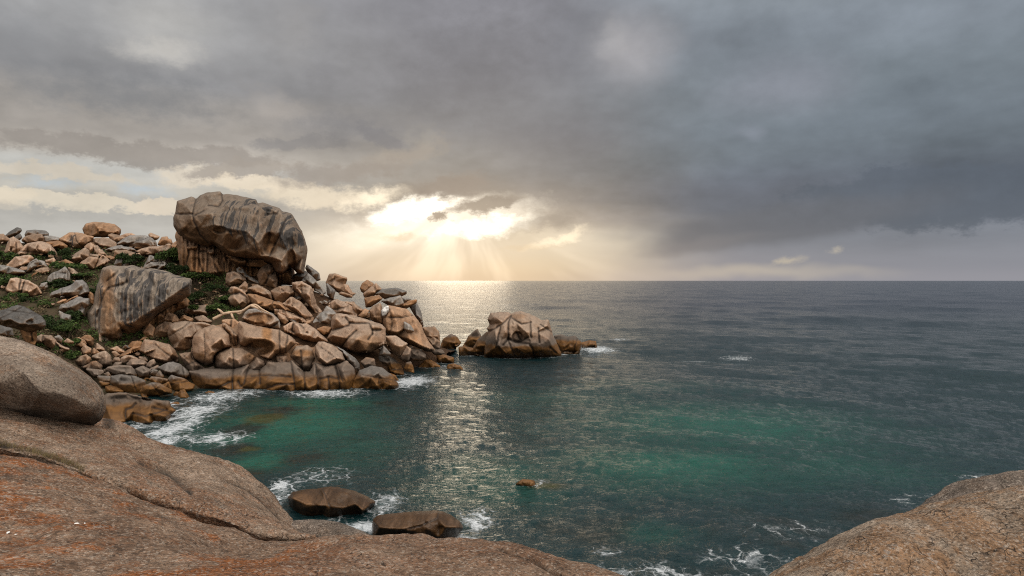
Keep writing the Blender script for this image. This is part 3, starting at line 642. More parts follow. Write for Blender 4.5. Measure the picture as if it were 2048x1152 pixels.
ROCKS = '''
A|slab|t=d|dark slab tilted skyward on top of the ridge, leftmost on the skyline|95,320 150,275 265,200 325,215 330,240 290,290 210,335 130,345
A|boulder|t=t|low brown boulder cut by the left edge of the skyline|-60,300 0,305 55,300 85,330 140,365 130,395 30,445 -60,440
A|rock|t=p,ribs=.25|pale fluted rock hanging like folded cloth near the left edge|80,560 120,460 160,370 210,342 245,370 300,400 360,500 330,560 240,640 150,650 85,610
A|stone|t=d|small dark knob beside the tilted ridge slab|255,330 310,295 338,345 310,375 250,370
A|slab|t=d|dark flat capstone lying on a brown ridge boulder|395,300 420,250 540,237 700,250 745,285 745,315 690,322 560,310 400,322
A|boulder|t=t|brown boulder carrying the dark flat capstone on the ridge|345,385 400,335 530,300 640,305 680,350 690,410 620,425 440,430 360,410
A|boulder|t=g|low grey-brown boulder right of the capped ridge boulder|690,330 780,330 900,350 930,375 900,415 700,415
A|boulder|t=o,dark|broad brown boulder with dark central stripes on the ridge|925,370 1000,330 1070,285 1200,280 1290,300 1350,325 1435,340 1430,380 1330,440 1260,515 1150,500 1020,450 940,410
A|slab|t=o|flat orange wedge behind the whale-backed slab|700,430 900,405 980,440 1035,480 1030,540 900,500 780,480
A|slab|t=p|broad whale-backed pale slab with a curling right tail|240,610 420,450 600,415 690,425 780,470 870,590 880,655 840,650 760,590 640,600 450,620 260,640
A|slab|t=p|pale orange plank-like slab below the whale-backed slab|95,790 240,650 470,628 515,660 490,720 280,835 180,815
A|slab|t=g|long flat grey slab poking in from the left edge|-60,770 0,775 150,800 370,870 385,890 250,915 100,905 -60,870
A|slab|t=g|grey leaf-shaped slab propped beside the orange plank-like slab|395,850 460,740 560,680 600,720 580,790 440,880 395,875
A|stone|t=g,ribs=.25|small fan of grey fluted stone on the upper slope|600,700 680,720 730,810 680,815 610,820
A|stone|t=p|small smooth wedge right of the grey fan stone|700,710 830,665 850,700 820,745 730,740
A|stone|t=t|blunt little block tucked under the curling tail of the whale-backed slab|755,620 780,600 820,630 830,655 790,665 755,650
A|stone|t=t|flat round stone beside dry twigs on the upper slope|550,860 620,825 740,815 770,850 740,900 640,905 560,895
A|slab|t=p|long tilted loaf-shaped slab below the striped ridge boulder|1070,675 1180,590 1310,510 1365,550 1370,640 1280,700 1155,750
A|stone|t=t|upright blunt stone above the loaf-shaped slab|1310,490 1350,450 1400,436 1445,470 1430,540 1400,595 1370,600 1360,545
A|stone|t=o|small square orange block alone on dark scrub|945,750 1005,690 1130,745 1140,800 1090,815 1010,800
A|rock|t=g,ribs=.3|grey draped rock with hanging folds in the scrub|720,1060 745,950 830,890 920,860 1000,800 1060,880 1075,1010 960,1035 800,1080
A|stone|t=p|pale finger of stone right of the grey draped rock|1050,810 1130,840 1225,930 1210,965 1150,970 1070,880
A|stone|t=g|small grey hump left of the draped rock's foot|610,1110 640,1060 720,1040 700,1110 660,1150
A|slab|t=t|folded slab with curled edge beneath the loaf-shaped slab|1240,740 1380,650 1510,660 1440,830 1310,780 1250,775
A|slab|t=p|thin pale shelf on top of the folded slab|1375,605 1510,620 1515,655 1380,640
H|boulder|t=o|big smooth ovoid boulder perched alone on the ridge skyline|640,145 665,110 720,98 800,100 880,115 925,150 925,175 910,200 800,203 700,203 660,190
B|boulder|t=t|rounded boulder tucked under the right end of the perched ovoid|290,310 340,293 420,315 540,350 520,380 400,425 320,370
B|slab|t=t|low brown hump behind the wide grey ridge slab|470,330 560,295 640,290 705,315 600,345 540,350
B|boulder|t=p|pale oval boulder under the perched ovoid|35,400 90,365 200,355 290,365 400,430 410,490 370,515 200,515 120,460 50,435
B|boulder|t=g|wide flat-topped grey slab on the ridge|420,440 560,350 620,325 850,322 910,350 990,470 960,490 770,512 600,470 430,460
B|stone|t=d|dark slender stone against the grey ridge slab's right end|895,335 950,360 1010,420 1025,475 990,480 950,420
B|stone|t=t|small pointed stone balanced on the ridge skyline|910,305 935,282 1065,335 1040,365 1000,385 940,345
B|stone|t=o|orange pyramid-shaped stone on the skyline near the perched boulder|1050,455 1110,350 1185,338 1215,400 1200,435 1120,470
B|stone|t=o|tiny brown spike just right of the orange pyramid stone|1205,385 1240,375 1265,440 1230,465 1205,435
B|boulder|t=o|orange boulder touching the left side of the ribbed wall|1235,490 1290,440 1340,405 1370,430 1375,580 1300,570 1240,520
B|slab|t=p|long pale slab below the skyline stones, above green shrubs|720,560 790,530 900,500 1165,480 1175,455 1235,455 1250,520 1265,575 1200,585 960,605 800,605
B|slab|t=g|thin dark shelf jutting over a black hollow on the ridge|210,555 330,500 480,472 520,495 640,510 690,535 640,545 450,550 300,560
B|rock|t=t|squat block with black stripes beneath the thin dark shelf|380,640 385,555 560,550 680,590 700,660 640,705 520,700 490,650
B|stone|t=t|small slanting stone between the squat block and a shrub|690,670 715,600 760,590 770,620 700,685
B|stone|t=g|grey upright stone standing on the leaning slab's top edge|375,760 440,660 480,650 500,690 480,800 440,800
B|stone|t=g|second smaller upright stone on the leaning slab's top edge|505,790 550,715 580,720 580,760 540,800
B|stone|t=t|rounded stone with two knuckles under the pale oval boulder|105,570 140,530 200,560 265,640 200,630 110,600
B|stone|t=o|little orange wedge pointing right beside the black hollow|240,640 320,635 378,660 360,690 270,665
B|slab|t=g|bent slab like an open tent above the leaning slab|820,820 860,740 930,625 970,640 1050,690 1040,720 940,700 890,760
B|slab|t=g|flat grey-tan slab just above the leaning slab's right half|810,825 930,735 1140,728 1180,760 1260,800 1240,840 1170,800 1040,845 1030,800 900,815
B|slab|t=t|curled brown slab at the left shoulder of the leaning slab|200,620 300,700 230,760 40,850 10,840 60,790 130,700
B|stone|t=t|cluster-edge stone between the tent slab and the ribbed wall|1240,780 1300,750 1370,800 1330,850 1290,870 1250,830
B|stone|t=p|narrow split stone left of the pale knuckled stone|60,475 120,480 150,520 100,600 65,595
C|boulder|t=g|long grey boulder like a resting whale above the green hollow|770,160 800,120 950,60 1090,20 1180,-60 1260,-70 1320,-20 1362,80 1365,120 1200,170 1000,185 880,215 780,230
C|rock|t=g|blocky grey rock with a broken front under the long grey boulder|910,360 940,310 1040,280 1200,190 1360,215 1360,310 1300,360 1290,470 1200,470 1050,440 990,445 920,400
C|rock|t=g|smooth base stone under the blocky grey rock, fading into shrubs|905,400 990,450 1080,470 1070,600 1010,610 930,530
C|stone|t=o|flat orange flake on the left lip of the blocky grey rock|875,275 960,235 1010,225 1000,245 900,285
C|stone|t=o|twisted orange flake lying across the blocky grey rock|960,310 1020,250 1190,168 1200,190 1090,235 1210,222 1210,240 1040,280
C|stone|t=p|pale flake jammed under the long grey boulder's right end|1220,170 1320,130 1330,150 1250,180
C|stone|t=o,ribs=.2|hanging orange splinter left of the leaning slab|1355,150 1380,110 1420,140 1450,240 1470,280 1420,305 1370,250
C|boulder|t=p,cr=655 790 640 850 650 920|round split boulder peeping over the big foreground boulder|510,860 560,800 630,770 660,775 690,785 780,785 850,860 830,920 790,970 640,920
C|stone|t=p|pale beak-shaped stone right of the round split boulder|850,860 930,940 1050,985 1040,1000 950,1030 880,1010 940,985
C|stone|t=g|greyish oval half sunk in shrubs, left of its lighter twin|840,800 900,780 950,830 930,880 870,870
C|stone|t=t|lighter oval stone half sunk in shrubs|980,870 1030,830 1120,880 1100,910 1030,918
C|boulder|t=d|dark boulder in shade behind the mushroom rock's stem|-60,620 60,640 180,680 200,780 80,800 -60,790
H|boulder|t=p,cr=160 530 150 590 145 650;190 550 168 600 165 640|pale blocky boulder split by two upright cracks, in the scrub|50,600 85,530 130,525 220,548 290,590 320,640 240,665 150,650 100,640 50,620
H|stone|t=g|small grey stone right of the twice-cracked pale boulder|310,590 350,560 365,590 340,612
D|stone|t=o|upper round petal of the flower-like stone cluster|75,100 120,70 180,75 215,110 215,180 180,190 120,150
D|stone|t=o|upper left petal of the flower-like stone cluster|5,110 40,97 110,130 130,175 60,165 5,140
D|stone|t=o|lower left banded petal of the flower-like stone cluster|5,150 60,140 110,175 135,200 80,208 10,190
D|stone|t=t|bottom petal of the flower-like stone cluster|75,240 110,195 190,235 180,270 140,305 90,290
D|stone|t=o|narrow bottom right petal of the flower-like stone cluster|185,320 225,225 290,280 270,290 230,310
D|stone|t=p|pale right petal of the flower-like stone cluster|240,215 265,165 350,235 355,255 260,245
D|stone|t=p|smooth tongue-shaped stone below the flower-like cluster|195,330 280,290 370,262 420,310 437,380 420,425 360,447 290,430 260,380
D|stone|t=t|brown oval stone touching the rim of the foreground boulder|5,380 60,330 130,308 180,345 160,400 90,437 40,430
D|slab|t=o|broad orange ledge beneath the tongue-shaped stone|60,450 180,400 250,385 320,440 310,490 200,500 100,480
D|stone|t=o|long log-like stone bar lying slantwise in the rubble|515,335 600,280 720,215 800,203 800,235 700,270 560,345
D|stone|t=t|dim wedge behind the log-like stone bar|435,235 510,205 600,270 540,285 480,270
D|stone|t=t|pointed fragment left of the log-like stone bar|450,270 490,265 540,310 490,340
D|stone|t=t|rounded cobble under the left end of the log-like bar|445,395 480,345 530,345 550,380 530,400 470,400
D|stone|t=p|flat curled stone below the middle of the log-like bar|560,350 610,320 700,325 760,350 650,380 600,400 560,410
D|stone|t=t|two-faced stone in the middle of the rubble, orange front edge|635,420 680,370 760,360 850,385 875,410 850,450 700,462 640,450
D|stone|t=o|shadowed orange chunk above the log-like bar's right end|640,210 700,150 760,140 815,150 800,200 700,240
D|stone|t=t|low cobble beneath the rounded cobble in the rubble|455,440 490,405 560,400 550,445
D|stone|t=t|small bean-shaped cobble left of the big rectangular block|730,290 760,272 790,290 780,312 740,312
D|stone|t=p|pale splinters beside the big rectangular block's lower left|780,335 860,340 885,380 830,388 795,365
D|stone|t=p|pale jagged stone in front of the big rectangular block|865,445 920,380 960,368 980,400 920,475
D|boulder|t=t,ctrl=850 130 .4 1000 140 .45 1150 190 .55 1190 290 .95 1120 380 1 960 340 1 850 280 .95 1000 230 .75,st=1215 340 40 70 .9|big rectangular block with a warm orange end, resting among rubble|790,250 850,122 960,135 1150,185 1215,250 1260,340 1250,395 1170,415 1080,418 960,370 860,300
D|boulder|t=g|lens-shaped grey boulder under the big rectangular block|1010,465 1130,410 1200,400 1290,430 1360,500 1393,550 1350,592 1200,560 1100,535
D|slab|t=p|long pale slab topping the layered shore stones|370,490 400,460 520,440 680,450 750,530 760,570 640,560 480,545 430,520
D|stone|t=p|pale pentagon stone right of the long pale shore slab|740,480 830,447 920,495 900,540 890,580 790,580
D|stone|t=p|flat pale tread left of the long pale shore slab|130,480 250,490 330,500 340,520 290,560 230,575
D|stone|t=o|little orange pebble trio's top stone between pale slabs|345,495 390,485 400,515 350,520
D|stone|t=o|little orange pebble trio's bottom stone between pale slabs|350,545 400,520 430,570 380,580
D|stone|t=g|grey tread stone half hidden by the foreground boulder|270,570 420,575 430,620 420,655 300,640
D|stone|t=g|lower grey tread stone half hidden by the foreground boulder|290,635 415,657 410,690 320,690
D|boulder|t=g|big grey layered boulder with an orange waterworn foot|430,650 440,570 560,558 740,575 850,630 855,680 820,740 760,800 690,785 600,760 480,700
D|stone|t=w|orange stained stone below the big grey layered boulder|370,700 420,690 500,705 580,750 570,785 440,785 375,755
D|boulder|t=g,st=1000 760 200 30 1|domed grey boulder with a hollow orange underside at the shore|790,760 830,690 930,655 1040,665 1170,740 1170,775 1080,790 960,800 870,800 930,860 820,830
D|stone|t=t|peanut-shaped stone over the domed shore boulder|910,610 930,580 1000,585 1130,610 1130,640 1030,655 940,640
D|stone|t=g|small grey triangle wedged beside the egg-shaped shore boulder|1070,680 1140,640 1170,720 1120,710
D|boulder|t=g,st=1380 740 90 40 1|egg-shaped grey boulder with orange tip near the surf|1150,650 1140,600 1180,560 1340,610 1455,680 1440,720 1360,775 1270,765 1190,740
D|rock|t=w,w=1|upright orange thumb of rock at the edge of the surf|1260,790 1290,745 1330,735 1390,830 1385,895 1340,890 1270,870
D|stone|t=w|orange cobble left of the upright orange thumb|1200,800 1230,765 1260,770 1260,830 1210,825
D|stone|t=t|thin disc stone standing on edge in the rubble gap|990,560 1030,505 1080,570 1060,615 1010,600
D|stone|t=g|grey cobble left of the standing disc stone|915,520 950,490 1000,500 1005,535 960,560 920,545
D|stone|t=t|flat wedge cobble above the grey cobble|915,480 1010,440 1020,470 940,500
D|stone|t=g,w=1|flat grey wet stone at the tip of the shore shelf|1150,910 1250,890 1300,940 1230,985 1160,950
I|boulder|t=t|shaded slab-sided boulder left of the pale twin-faced block|795,430 810,370 880,325 930,330 905,400 890,435 830,445
I|rock|t=o|brown upright rock under the leaning slab's tail|715,400 760,335 800,370 800,455 730,452
I|rock|t=o|dim orange rock deep in the cleft right of the leaning slab|830,330 900,250 960,270 1000,320 930,340
J|boulder|t=p,ctrl=100 380 .8 190 440 1 235 440 .9 150 470 .95 200 350 .6 120 520 .7 190 530 .7,st=200 510 50 40 .7|pale twin-faced block on the left shoulder of the great whale-backed outcrop|62,410 72,345 110,330 200,320 250,330 280,390 245,450 235,530 190,557 135,565 100,500 70,450
J|slab|t=p|flat pale stone on top of the twin-faced block|190,250 200,215 350,195 365,240 360,275 250,265
J|slab|t=p|smaller flat stone below the flat pale stone|265,290 330,275 395,320 370,335 290,328
J|stone|t=o|brown stone left of the flat pale stones|140,320 180,272 250,300 250,325 180,325
J|slab|t=p|curved collar stone over the crack of the whale-backed outcrop|210,330 330,330 385,345 330,375 270,440 225,400
J|boulder|t=o,cr=545 305 540 400|orange block with a grey corner set into the outcrop's crown|475,310 570,305 625,345 590,395 560,425 500,380
J|slab|t=g,de=760 300 110 50 .8,st=760 300 120 50 .9|grey arched shell of rock over an orange hollow|630,290 680,230 740,225 860,260 910,310 920,375 860,370 720,345
J|rock|t=w,w=1|orange wet rock breaking the surf below the outcrop|330,880 370,858 410,865 460,905 430,918 350,900
J|stone|t=w,w=1|smallest orange rock in the surf below the outcrop|440,940 460,920 495,950 470,966 440,963
E|boulder|t=p|egg-shaped pale boulder resting below the ribbed wall|135,230 150,170 215,147 290,165 380,245 350,280 180,320 140,280
E|boulder|t=p,cr=170 430 300 400 390 450|two-toned pale boulder split across, above the scrub patch|165,480 200,430 175,380 195,335 240,330 330,370 390,450 395,545 340,590 280,590 200,550
E|boulder|t=t|half-round brown boulder behind the two-toned split boulder|295,340 370,265 400,310 395,370 370,415 320,370
E|slab|t=g|curved grey rib arching right of the egg-shaped boulder|270,110 300,95 345,120 390,190 450,220 520,260 540,290 460,270 380,220 340,180 280,150
E|stone|t=t|rounded stone leaning on the two-toned split boulder|385,430 430,435 470,480 460,530 395,545
E|slab|t=p,st=520 370 90 30 .6|long pale wedge slab pointing down to the right|410,345 520,310 620,360 690,410 695,490 600,450 480,395
E|boulder|t=t,cr=700 60 735 140 700 170;660 180 620 290|smooth bulging boulder with a sharp arris under the great boulder|525,180 570,100 660,50 720,90 730,150 760,250 745,350 640,320 560,310 540,270
E|boulder|t=t|faceted brown block in the centre of the pile|690,380 750,350 800,330 900,320 975,390 970,430 880,490 800,530 740,490
E|slab|t=t,ribs=.15|long grooved slab sliding down the centre of the pile|830,540 940,460 1050,520 1200,700 1200,780 1130,770 1000,650 900,600
E|slab|t=p,ribs=.08,cr=960 350 1100 500 1240 680|smooth banded slab running down right of the faceted block|950,280 1060,270 1170,330 1240,550 1310,640 1240,680 1100,500 960,350
E|slab|t=g|grey crumpled slab below the notch of bright sky|1061,265 1140,170 1240,260 1350,400 1320,420 1200,350 1140,290
E|slab|t=g|grey upright pillar right of the notch of bright sky|1115,100 1130,62 1270,165 1285,240 1240,250 1150,170
E|slab|t=d|dark low rock beneath the notch of bright sky|965,190 1000,170 1110,140 1140,170 1060,260 970,260
E|slab|t=g|thin upright pale blade left of the leaning skyline block|1370,290 1470,380 1440,480 1380,420
E|slab|t=t,ribs=.2|bundle of long folded ridges slanting above the arched shell|730,610 850,620 1010,690 1100,750 1140,780 1000,760 860,720 740,660
E|boulder|t=g|light grey faceted stone in the middle of the slope|1180,790 1270,680 1330,640 1370,570 1440,610 1475,660 1430,720 1400,790 1260,825
E|stone|t=o|bright orange lens-shaped stone under the light grey faceted stone|1250,850 1330,820 1425,830 1400,890 1330,912
E|slab|t=p,ribs=.12,cr=960 770 940 860 980 900;1040 790 1080 830|bark-like cracked slab pointing towards the sea|835,820 960,760 1040,790 1130,790 1230,860 1380,1000 1240,1010 1100,980 950,900 860,870
E|stone|t=g|small round grey stone above the arched shell|550,570 600,535 680,540 700,580 650,600
E|stone|t=t|brown knob where the folded ridges begin|770,650 850,690 900,750 850,790 780,720
E|rock|t=o|shadowed orange rock face behind the faceted block|400,420 500,430 690,500 850,540 1010,660 1010,690 860,640 700,620 480,560
F|boulder|t=t|leaning cube-like boulder standing against the sky beside the sea|75,160 120,55 190,50 320,95 325,120 300,180 300,275 240,275 150,230
F|boulder|t=t|rounded brown boulder behind the cube-like skyline boulder|300,180 340,190 390,280 430,290 400,310 300,290
F|slab|t=t|thin slab at the foot of the cube-like skyline boulder|235,290 260,275 390,315 390,330 330,330
F|slab|t=p,ribs=.06|smooth flowing slab above the big star-cracked slab|130,400 180,370 300,400 400,440 450,540 450,580 300,550 190,530 140,470
F|slab|t=p,th=4.5,ctrl=200 600 .5 400 600 .55 650 690 .6 150 800 .8 330 840 1 470 850 1 620 890 1 780 900 .9 560 980 .85 350 960 .85 300 700 .7 500 750 .8 700 930 .5,cr=310 580 360 650 350 680 150 740;360 650 480 655 600 650 640 740 640 790;440 740 340 840 260 940;640 740 740 735;640 780 590 850,st=600 860 160 60 .6|big star-cracked slab jutting out over a black cave|80,840 140,740 150,600 190,540 300,550 520,600 760,680 795,720 795,880 760,930 620,1000 420,1010 280,950 150,900
F|slab|t=t|narrow slab above the star-cracked slab's upper edge|280,390 400,400 520,490 480,540 440,560 400,440
F|stone|t=o|small orange block against a gap of bright sea|470,560 550,480 590,500 570,560 510,590
F|boulder|t=o|rounded boulder perched against the sea left of the dark capstone|500,220 520,170 580,128 650,170 640,210 540,285 510,260
F|rock|t=t|stepped block supporting the rounded seaward boulder|540,285 650,200 685,170 755,240 680,290 640,320 560,345 545,320
F|slab|t=d,dY=-3|dark beaked capstone overhanging the seaward rocks|675,295 760,240 930,226 1055,265 1055,290 1000,315 800,350 740,320
F|slab|t=o,dY=-2|orange slab under the dark beaked capstone's left end|550,350 640,330 720,315 760,350 620,445 570,455
F|rock|t=g,dY=-1|ribbed grey block under the dark beaked capstone|755,380 850,350 990,320 1020,410 970,450 860,435
F|slab|t=o,dY=-2|thin orange slab sticking out right over the sea|960,450 1050,410 1090,385 1180,370 1175,400 1040,475
F|rock|t=g|small grey shelf between the capstone and the jutting orange slab|1000,340 1110,360 1050,390 1020,405
F|rock|t=t,ribs=.12|shadowed rounded pillar left of the white flake|610,500 650,450 740,410 770,560 750,650 640,610
F|boulder|t=o,th=4,ctrl=880 500 .9 940 640 .8 950 760 1 1100 850 .95 1250 930 .9 1000 560 .5 1150 640 .4 1230 780 .5 1060 700 .5 810 600 .7 830 740 .7 1350 970 .7|smooth hollow-faced boulder sweeping down to the sea|770,560 835,440 900,450 1060,490 1170,590 1240,700 1310,860 1400,980 1230,960 1100,900 950,810 860,810 800,740 760,640
F|stone|t=x,dY=-4|small white flake stuck on the hollow-faced boulder's top corner|760,500 790,465 832,447 835,500 800,545 768,562
F|slab|t=g,dY=-4.3|grey triangular scab on the hollow-faced boulder|1030,640 1100,680 1150,750 1080,770 1040,720
F|slab|t=g,dY=2|curved grey slab curling down behind the hollow-faced boulder|1095,440 1140,410 1180,410 1230,510 1260,690 1240,700 1170,560
F|boulder|t=t|brown boulder at the seaward foot of the curved grey slab|1260,710 1400,700 1450,760 1465,870 1400,860 1310,820
F|boulder|t=t|lower brown boulder sitting at the headland's seaward foot|1310,830 1400,830 1465,880 1460,960 1390,950
F|boulder|t=p|pale squared block below the star-cracked slab's right end|795,820 920,810 1060,905 1030,970 970,1055 870,990
F|boulder|t=t|brown shore block, left half of a cracked pair|960,1070 1060,940 1110,970 1100,1050 1080,1105 1000,1095
F|boulder|t=t|brown shore block, right half of a cracked pair|1100,1060 1110,970 1200,975 1290,1040 1290,1080 1240,1110 1150,1105
F|stone|t=g|grey triangle filling the gap under the star-cracked slab|730,1040 770,930 860,1030 800,1060
F|slab|t=t|low tongue of rock reaching the water from the smooth hollow-faced boulder|1235,940 1260,880 1400,970 1380,1000 1290,990
F|slab|t=w|dark wet knob at the end of the rock tongue|1370,1000 1400,960 1500,990 1520,1020 1480,1035 1400,1030
K|slab|t=w,w=1|long low orange rock step at the headland's seaward tip|1165,800 1260,800 1370,830 1372,865 1250,868 1180,840
K|boulder|t=w,w=1|low orange double-humped rock in the water at the headland's tip|1080,905 1150,850 1200,850 1265,895 1260,918 1180,918 1090,915
K|rock|t=w,w=1|lone orange rock just off the headland's tip|1315,922 1330,885 1370,878 1420,895 1462,922 1400,930
K|stone|t=w|orange tooth of rock leaning into the shore gap|995,910 1010,870 1040,860 1060,920 1065,942 1010,925
K|boulder|t=g,w=1,st=900 930 110 50 .9|sloping shore boulder with orange foot behind the domed shore boulder|775,850 800,810 880,820 960,880 1000,960 920,975 880,945
K|boulder|t=g,w=1,th=3.4,st=760 1050 220 50 1|domed boulder standing in the surf, grey above and orange below|575,1060 600,1000 650,930 740,895 820,910 900,970 945,1040 930,1073 800,1088 640,1093
K|rock|t=o|shadowed round stone inside the cave mouth|660,860 700,830 760,840 765,890 690,905
K|slab|t=w,w=1|narrow orange ledge right of the domed surf boulder|860,945 920,965 945,1010 940,1030 900,990
K|rock|t=w,w=1|dark pyramid rock standing in the channel before the islet|1270,735 1290,690 1350,650 1390,665 1425,712 1370,742 1290,748
L|boulder|t=w,w=1|leaning brown rock at the islet's left end|295,490 340,430 400,380 425,430 440,480 380,520 300,512
L|rock|t=w,w=1|dark orange rock pressed against the islet's left flank|375,520 410,460 480,400 485,520 460,560 380,560
L|rock|t=w,w=1|low flat dark rock left of the islet|262,520 300,515 380,530 378,558 265,558
L|boulder|t=w,w=1|brown humped rock trailing off the islet's right side|1000,430 1040,420 1100,440 1150,432 1205,490 1180,545 1045,548 1030,510 990,460
L|rock|t=w,w=1|small awash rock at the islet's far right tip|1205,485 1260,470 1310,475 1320,505 1270,508 1210,500
'''

def _m_flake():
    m, T = new_mat('white_mineral')
    pos = X(T, T.node('ShaderNodeNewGeometry').outputs['Position'])
    n = T.noise(pos, 5, 4, .6)
    finish(T, T.mix(T.ss(.52, .6, n), (.62, .60, .57, 1), (.30, .28, .27, 1)), .8)
    return m
MAT['x'] = _m_flake()
for ln in ROCKS.strip().split('\n'):
    view, name, opt, label, pts = ln.split('|')
    kw = {}; mt = 't'
    for p in opt.split(','):
        if p == 'dark': kw['dark'] = [(1130, 400, 110, 120, .9)]; continue
        k, v = p.split('=')
        if k == 't': mt = v
        elif k == 'ribs': kw['ribs'] = float(v)
        elif k == 'cr': kw['cracks'] = v.split(';')
        elif k == 'st': kw['stain'] = [tuple(map(float, q.split())) for q in v.split(';')]
        elif k == 'de': kw['dents'] = [tuple(map(float, q.split())) for q in v.split(';')]
        elif k == 'ctrl': kw['ctrl'] = v
        elif k == 'th': kw['th'] = float(v)
        elif k == 'dY': kw['dY'] = float(v)
        elif k == 'w': kw['water'] = True
    rock(view, 'flat_rock' if name == 'slab' else name, label, pts, mt, cat='flat rock' if name == 'slab' else name, **kw)

# ---------------------------------------------------------------- the great rounded outcrop by the water
_oc = empty('granite_outcrop', tuple(at([520], [785], 86.0)[0])); tag(_oc, 'huge rounded granite outcrop of jointed blocks with an orange tide band along the sea', 'rock outcrop')
rock('J', 'core', None, "160,590 240,560 260,440 300,400 400,360 500,340 560,380 610,330 700,350 900,390 1030,460 1060,500 1170,525 1230,490 1310,500 1400,540 1500,610 1520,690 1480,760 1440,850 1200,860 900,872 550,876 330,850 280,810 230,730",
 'o', parent=_oc, Y=94, th=6.0, s=2.6, round_=.12, water=False)
for lab, pts, Yb, th_, mt_, kw in [
 ('rounded block with a creased face', "232,548 250,430 300,380 400,342 470,360 530,420 549,512 480,534 420,580 412,645 350,668 250,606", 90.0, 4.6, 't', dict(ctrl="300,430,.55 350,400,.5 350,470,.85 300,560,.8 380,520,1.0 380,620,.9 470,450,.8 440,380,.45 500,500,.8 420,560,.9 300,610,.6", stain=[(290, 620, 90, 50, .7)])),
 ('narrow block between two joints', "474,360 476,328 505,330 545,372 600,425 593,508 553,513 537,425", 91.0, 2.6, 't', {}),
 ('hollow-faced block with orange bands', "600,312 700,338 745,360 920,380 1030,450 1047,490 1000,530 973,570 890,578 860,616 800,610 740,573 680,528 610,500 592,400", 90.0, 4.6, 't', dict(ctrl="640,360,.45 740,400,.62 900,430,.45 640,430,.85 620,480,.75 700,445,1.0 860,470,.9 880,540,.9 830,600,.9 960,520,.75 1000,470,.5 760,600,.85 820,380,.45", cracks=["915,382 920,565", "980,420 960,560"], stain=[(820, 410, 40, 90, 1.0), (765, 515, 120, 66, 1.3)], dents=[(765, 515, 112, 62, 2.4)])),
 ('oval block under the creased one', "416,640 420,590 455,552 550,518 640,523 700,560 735,585 688,655 570,700 480,695 430,675", 88.6, 3.2, 't', dict(cracks=["558,520 566,684"], stain=[(690, 600, 50, 40, .8)])),
 ('small wedge block', "690,648 740,588 800,614 815,665 760,700 672,700", 88.2, 2.4, 't', {}),
 ('low ledge block', "140,565 235,550 250,608 350,672 410,652 430,680 400,705 225,720 182,652", 89.4, 3.4, 't', dict(stain=[(280, 640, 100, 50, .9)])),
 ('long grooved base block along the waterline', "222,706 300,694 400,690 560,691 680,655 672,690 760,690 815,662 832,634 890,640 990,640 1010,625 1098,712 1155,712 1190,640 1260,672 1345,662 1432,630 1484,690 1494,752 1472,880 1400,885 1300,895 1200,896 1100,902 900,908 700,912 552,912 430,888 330,880 270,820", 87.6, 5.2, 't', dict(round_=.03, grow=3.0, ctrl="280,740,.40 300,715,.5 400,710,.55 520,712,.55 640,695,.5 800,700,.5 900,665,.4 1000,680,.5 1100,735,.55 1260,700,.5 1400,670,.45 400,750,.7 520,750,.7 350,800,.7 480,820,.85 620,735,.6 760,740,.7 880,720,.6 960,740,.7 700,790,.92 850,780,1.0 980,800,.95 700,850,.85 1000,860,.85 1100,760,.8 1140,830,.85 1040,680,.5 1180,740,.5 1200,800,.7 1260,745,.65 1320,780,.75 1280,840,.75 1400,700,.6 1430,780,.65 1370,740,.5 1440,840,.5 1050,820,.8 860,850,.9 550,850,.85",
    cracks=[("560,690 552,780 556,905", 1.6), ("1003,625 1022,740 1045,890", 1.5), ("1190,640 1212,760 1210,890", 1.6), ("1215,700 1228,780 1225,880", 1.0), ("1346,662 1374,770 1380,880", 1.6), ("1368,668 1400,780", 1.0), "760,690 765,800", "600,780 615,820 640,800 670,690", "780,850 900,800 1020,800", "640,830 780,850", "1105,712 1115,890", "440,830 520,790 560,780", "1225,760 1300,742 1365,760", "1290,745 1300,870", "700,740 840,730 1000,745"])),
 ('small shaded block', "885,582 973,576 985,602 960,675 888,650", 89.2, 2.2, 't', {}),
 ('sunlit pentagonal block', "990,582 1040,506 1130,499 1172,530 1188,600 1150,712 1102,712 1010,612", 89.3, 3.8, 'p', dict(ctrl="1060,530,.5 1090,590,.95 1150,580,.7 1030,580,.8 1100,660,.85 1150,660,.6 1130,530,.5", cracks=["1080,545 1092,710"], stain=[(1090, 565, 110, 30, 1.0)])),
 ('smooth pale block', "1190,500 1215,474 1260,473 1310,490 1400,558 1425,625 1360,655 1260,668 1203,622 1186,560", 89.8, 4.4, 'p', dict(ctrl="1240,520,.5 1300,540,.6 1350,600,.95 1280,640,1.0 1230,600,.95 1400,610,.8 1220,560,.8 1340,550,.55")),
 ('sloping back block', "1312,490 1400,530 1500,600 1535,650 1540,700 1490,742 1450,640 1427,612 1392,550", 91.5, 3.2, 'g', {})]:
    o = rock('J', 'block', lab, pts, mt_, parent=_oc, Y=Yb, th=th_, s=2.0, chunk=.05, **dict(dict(grow=-.4), **kw)); o['label'] = lab
_cv = conv('J', "270,826 330,858 430,866 560,888 700,885 900,882 1030,866 1100,880 1200,866 1340,856 1470,856")
_cv = catmull_(_cv, 120) if 'catmull_' in globals() else np.vstack([_cv[:-1]*(1-t)+_cv[1:]*t for t in np.linspace(0, 1, 12)])
WATERPTS.append((at(_cv[:, 0], _cv[:, 1], 14*F/(_cv[:, 1]-HY))[:, :2], 1.0))
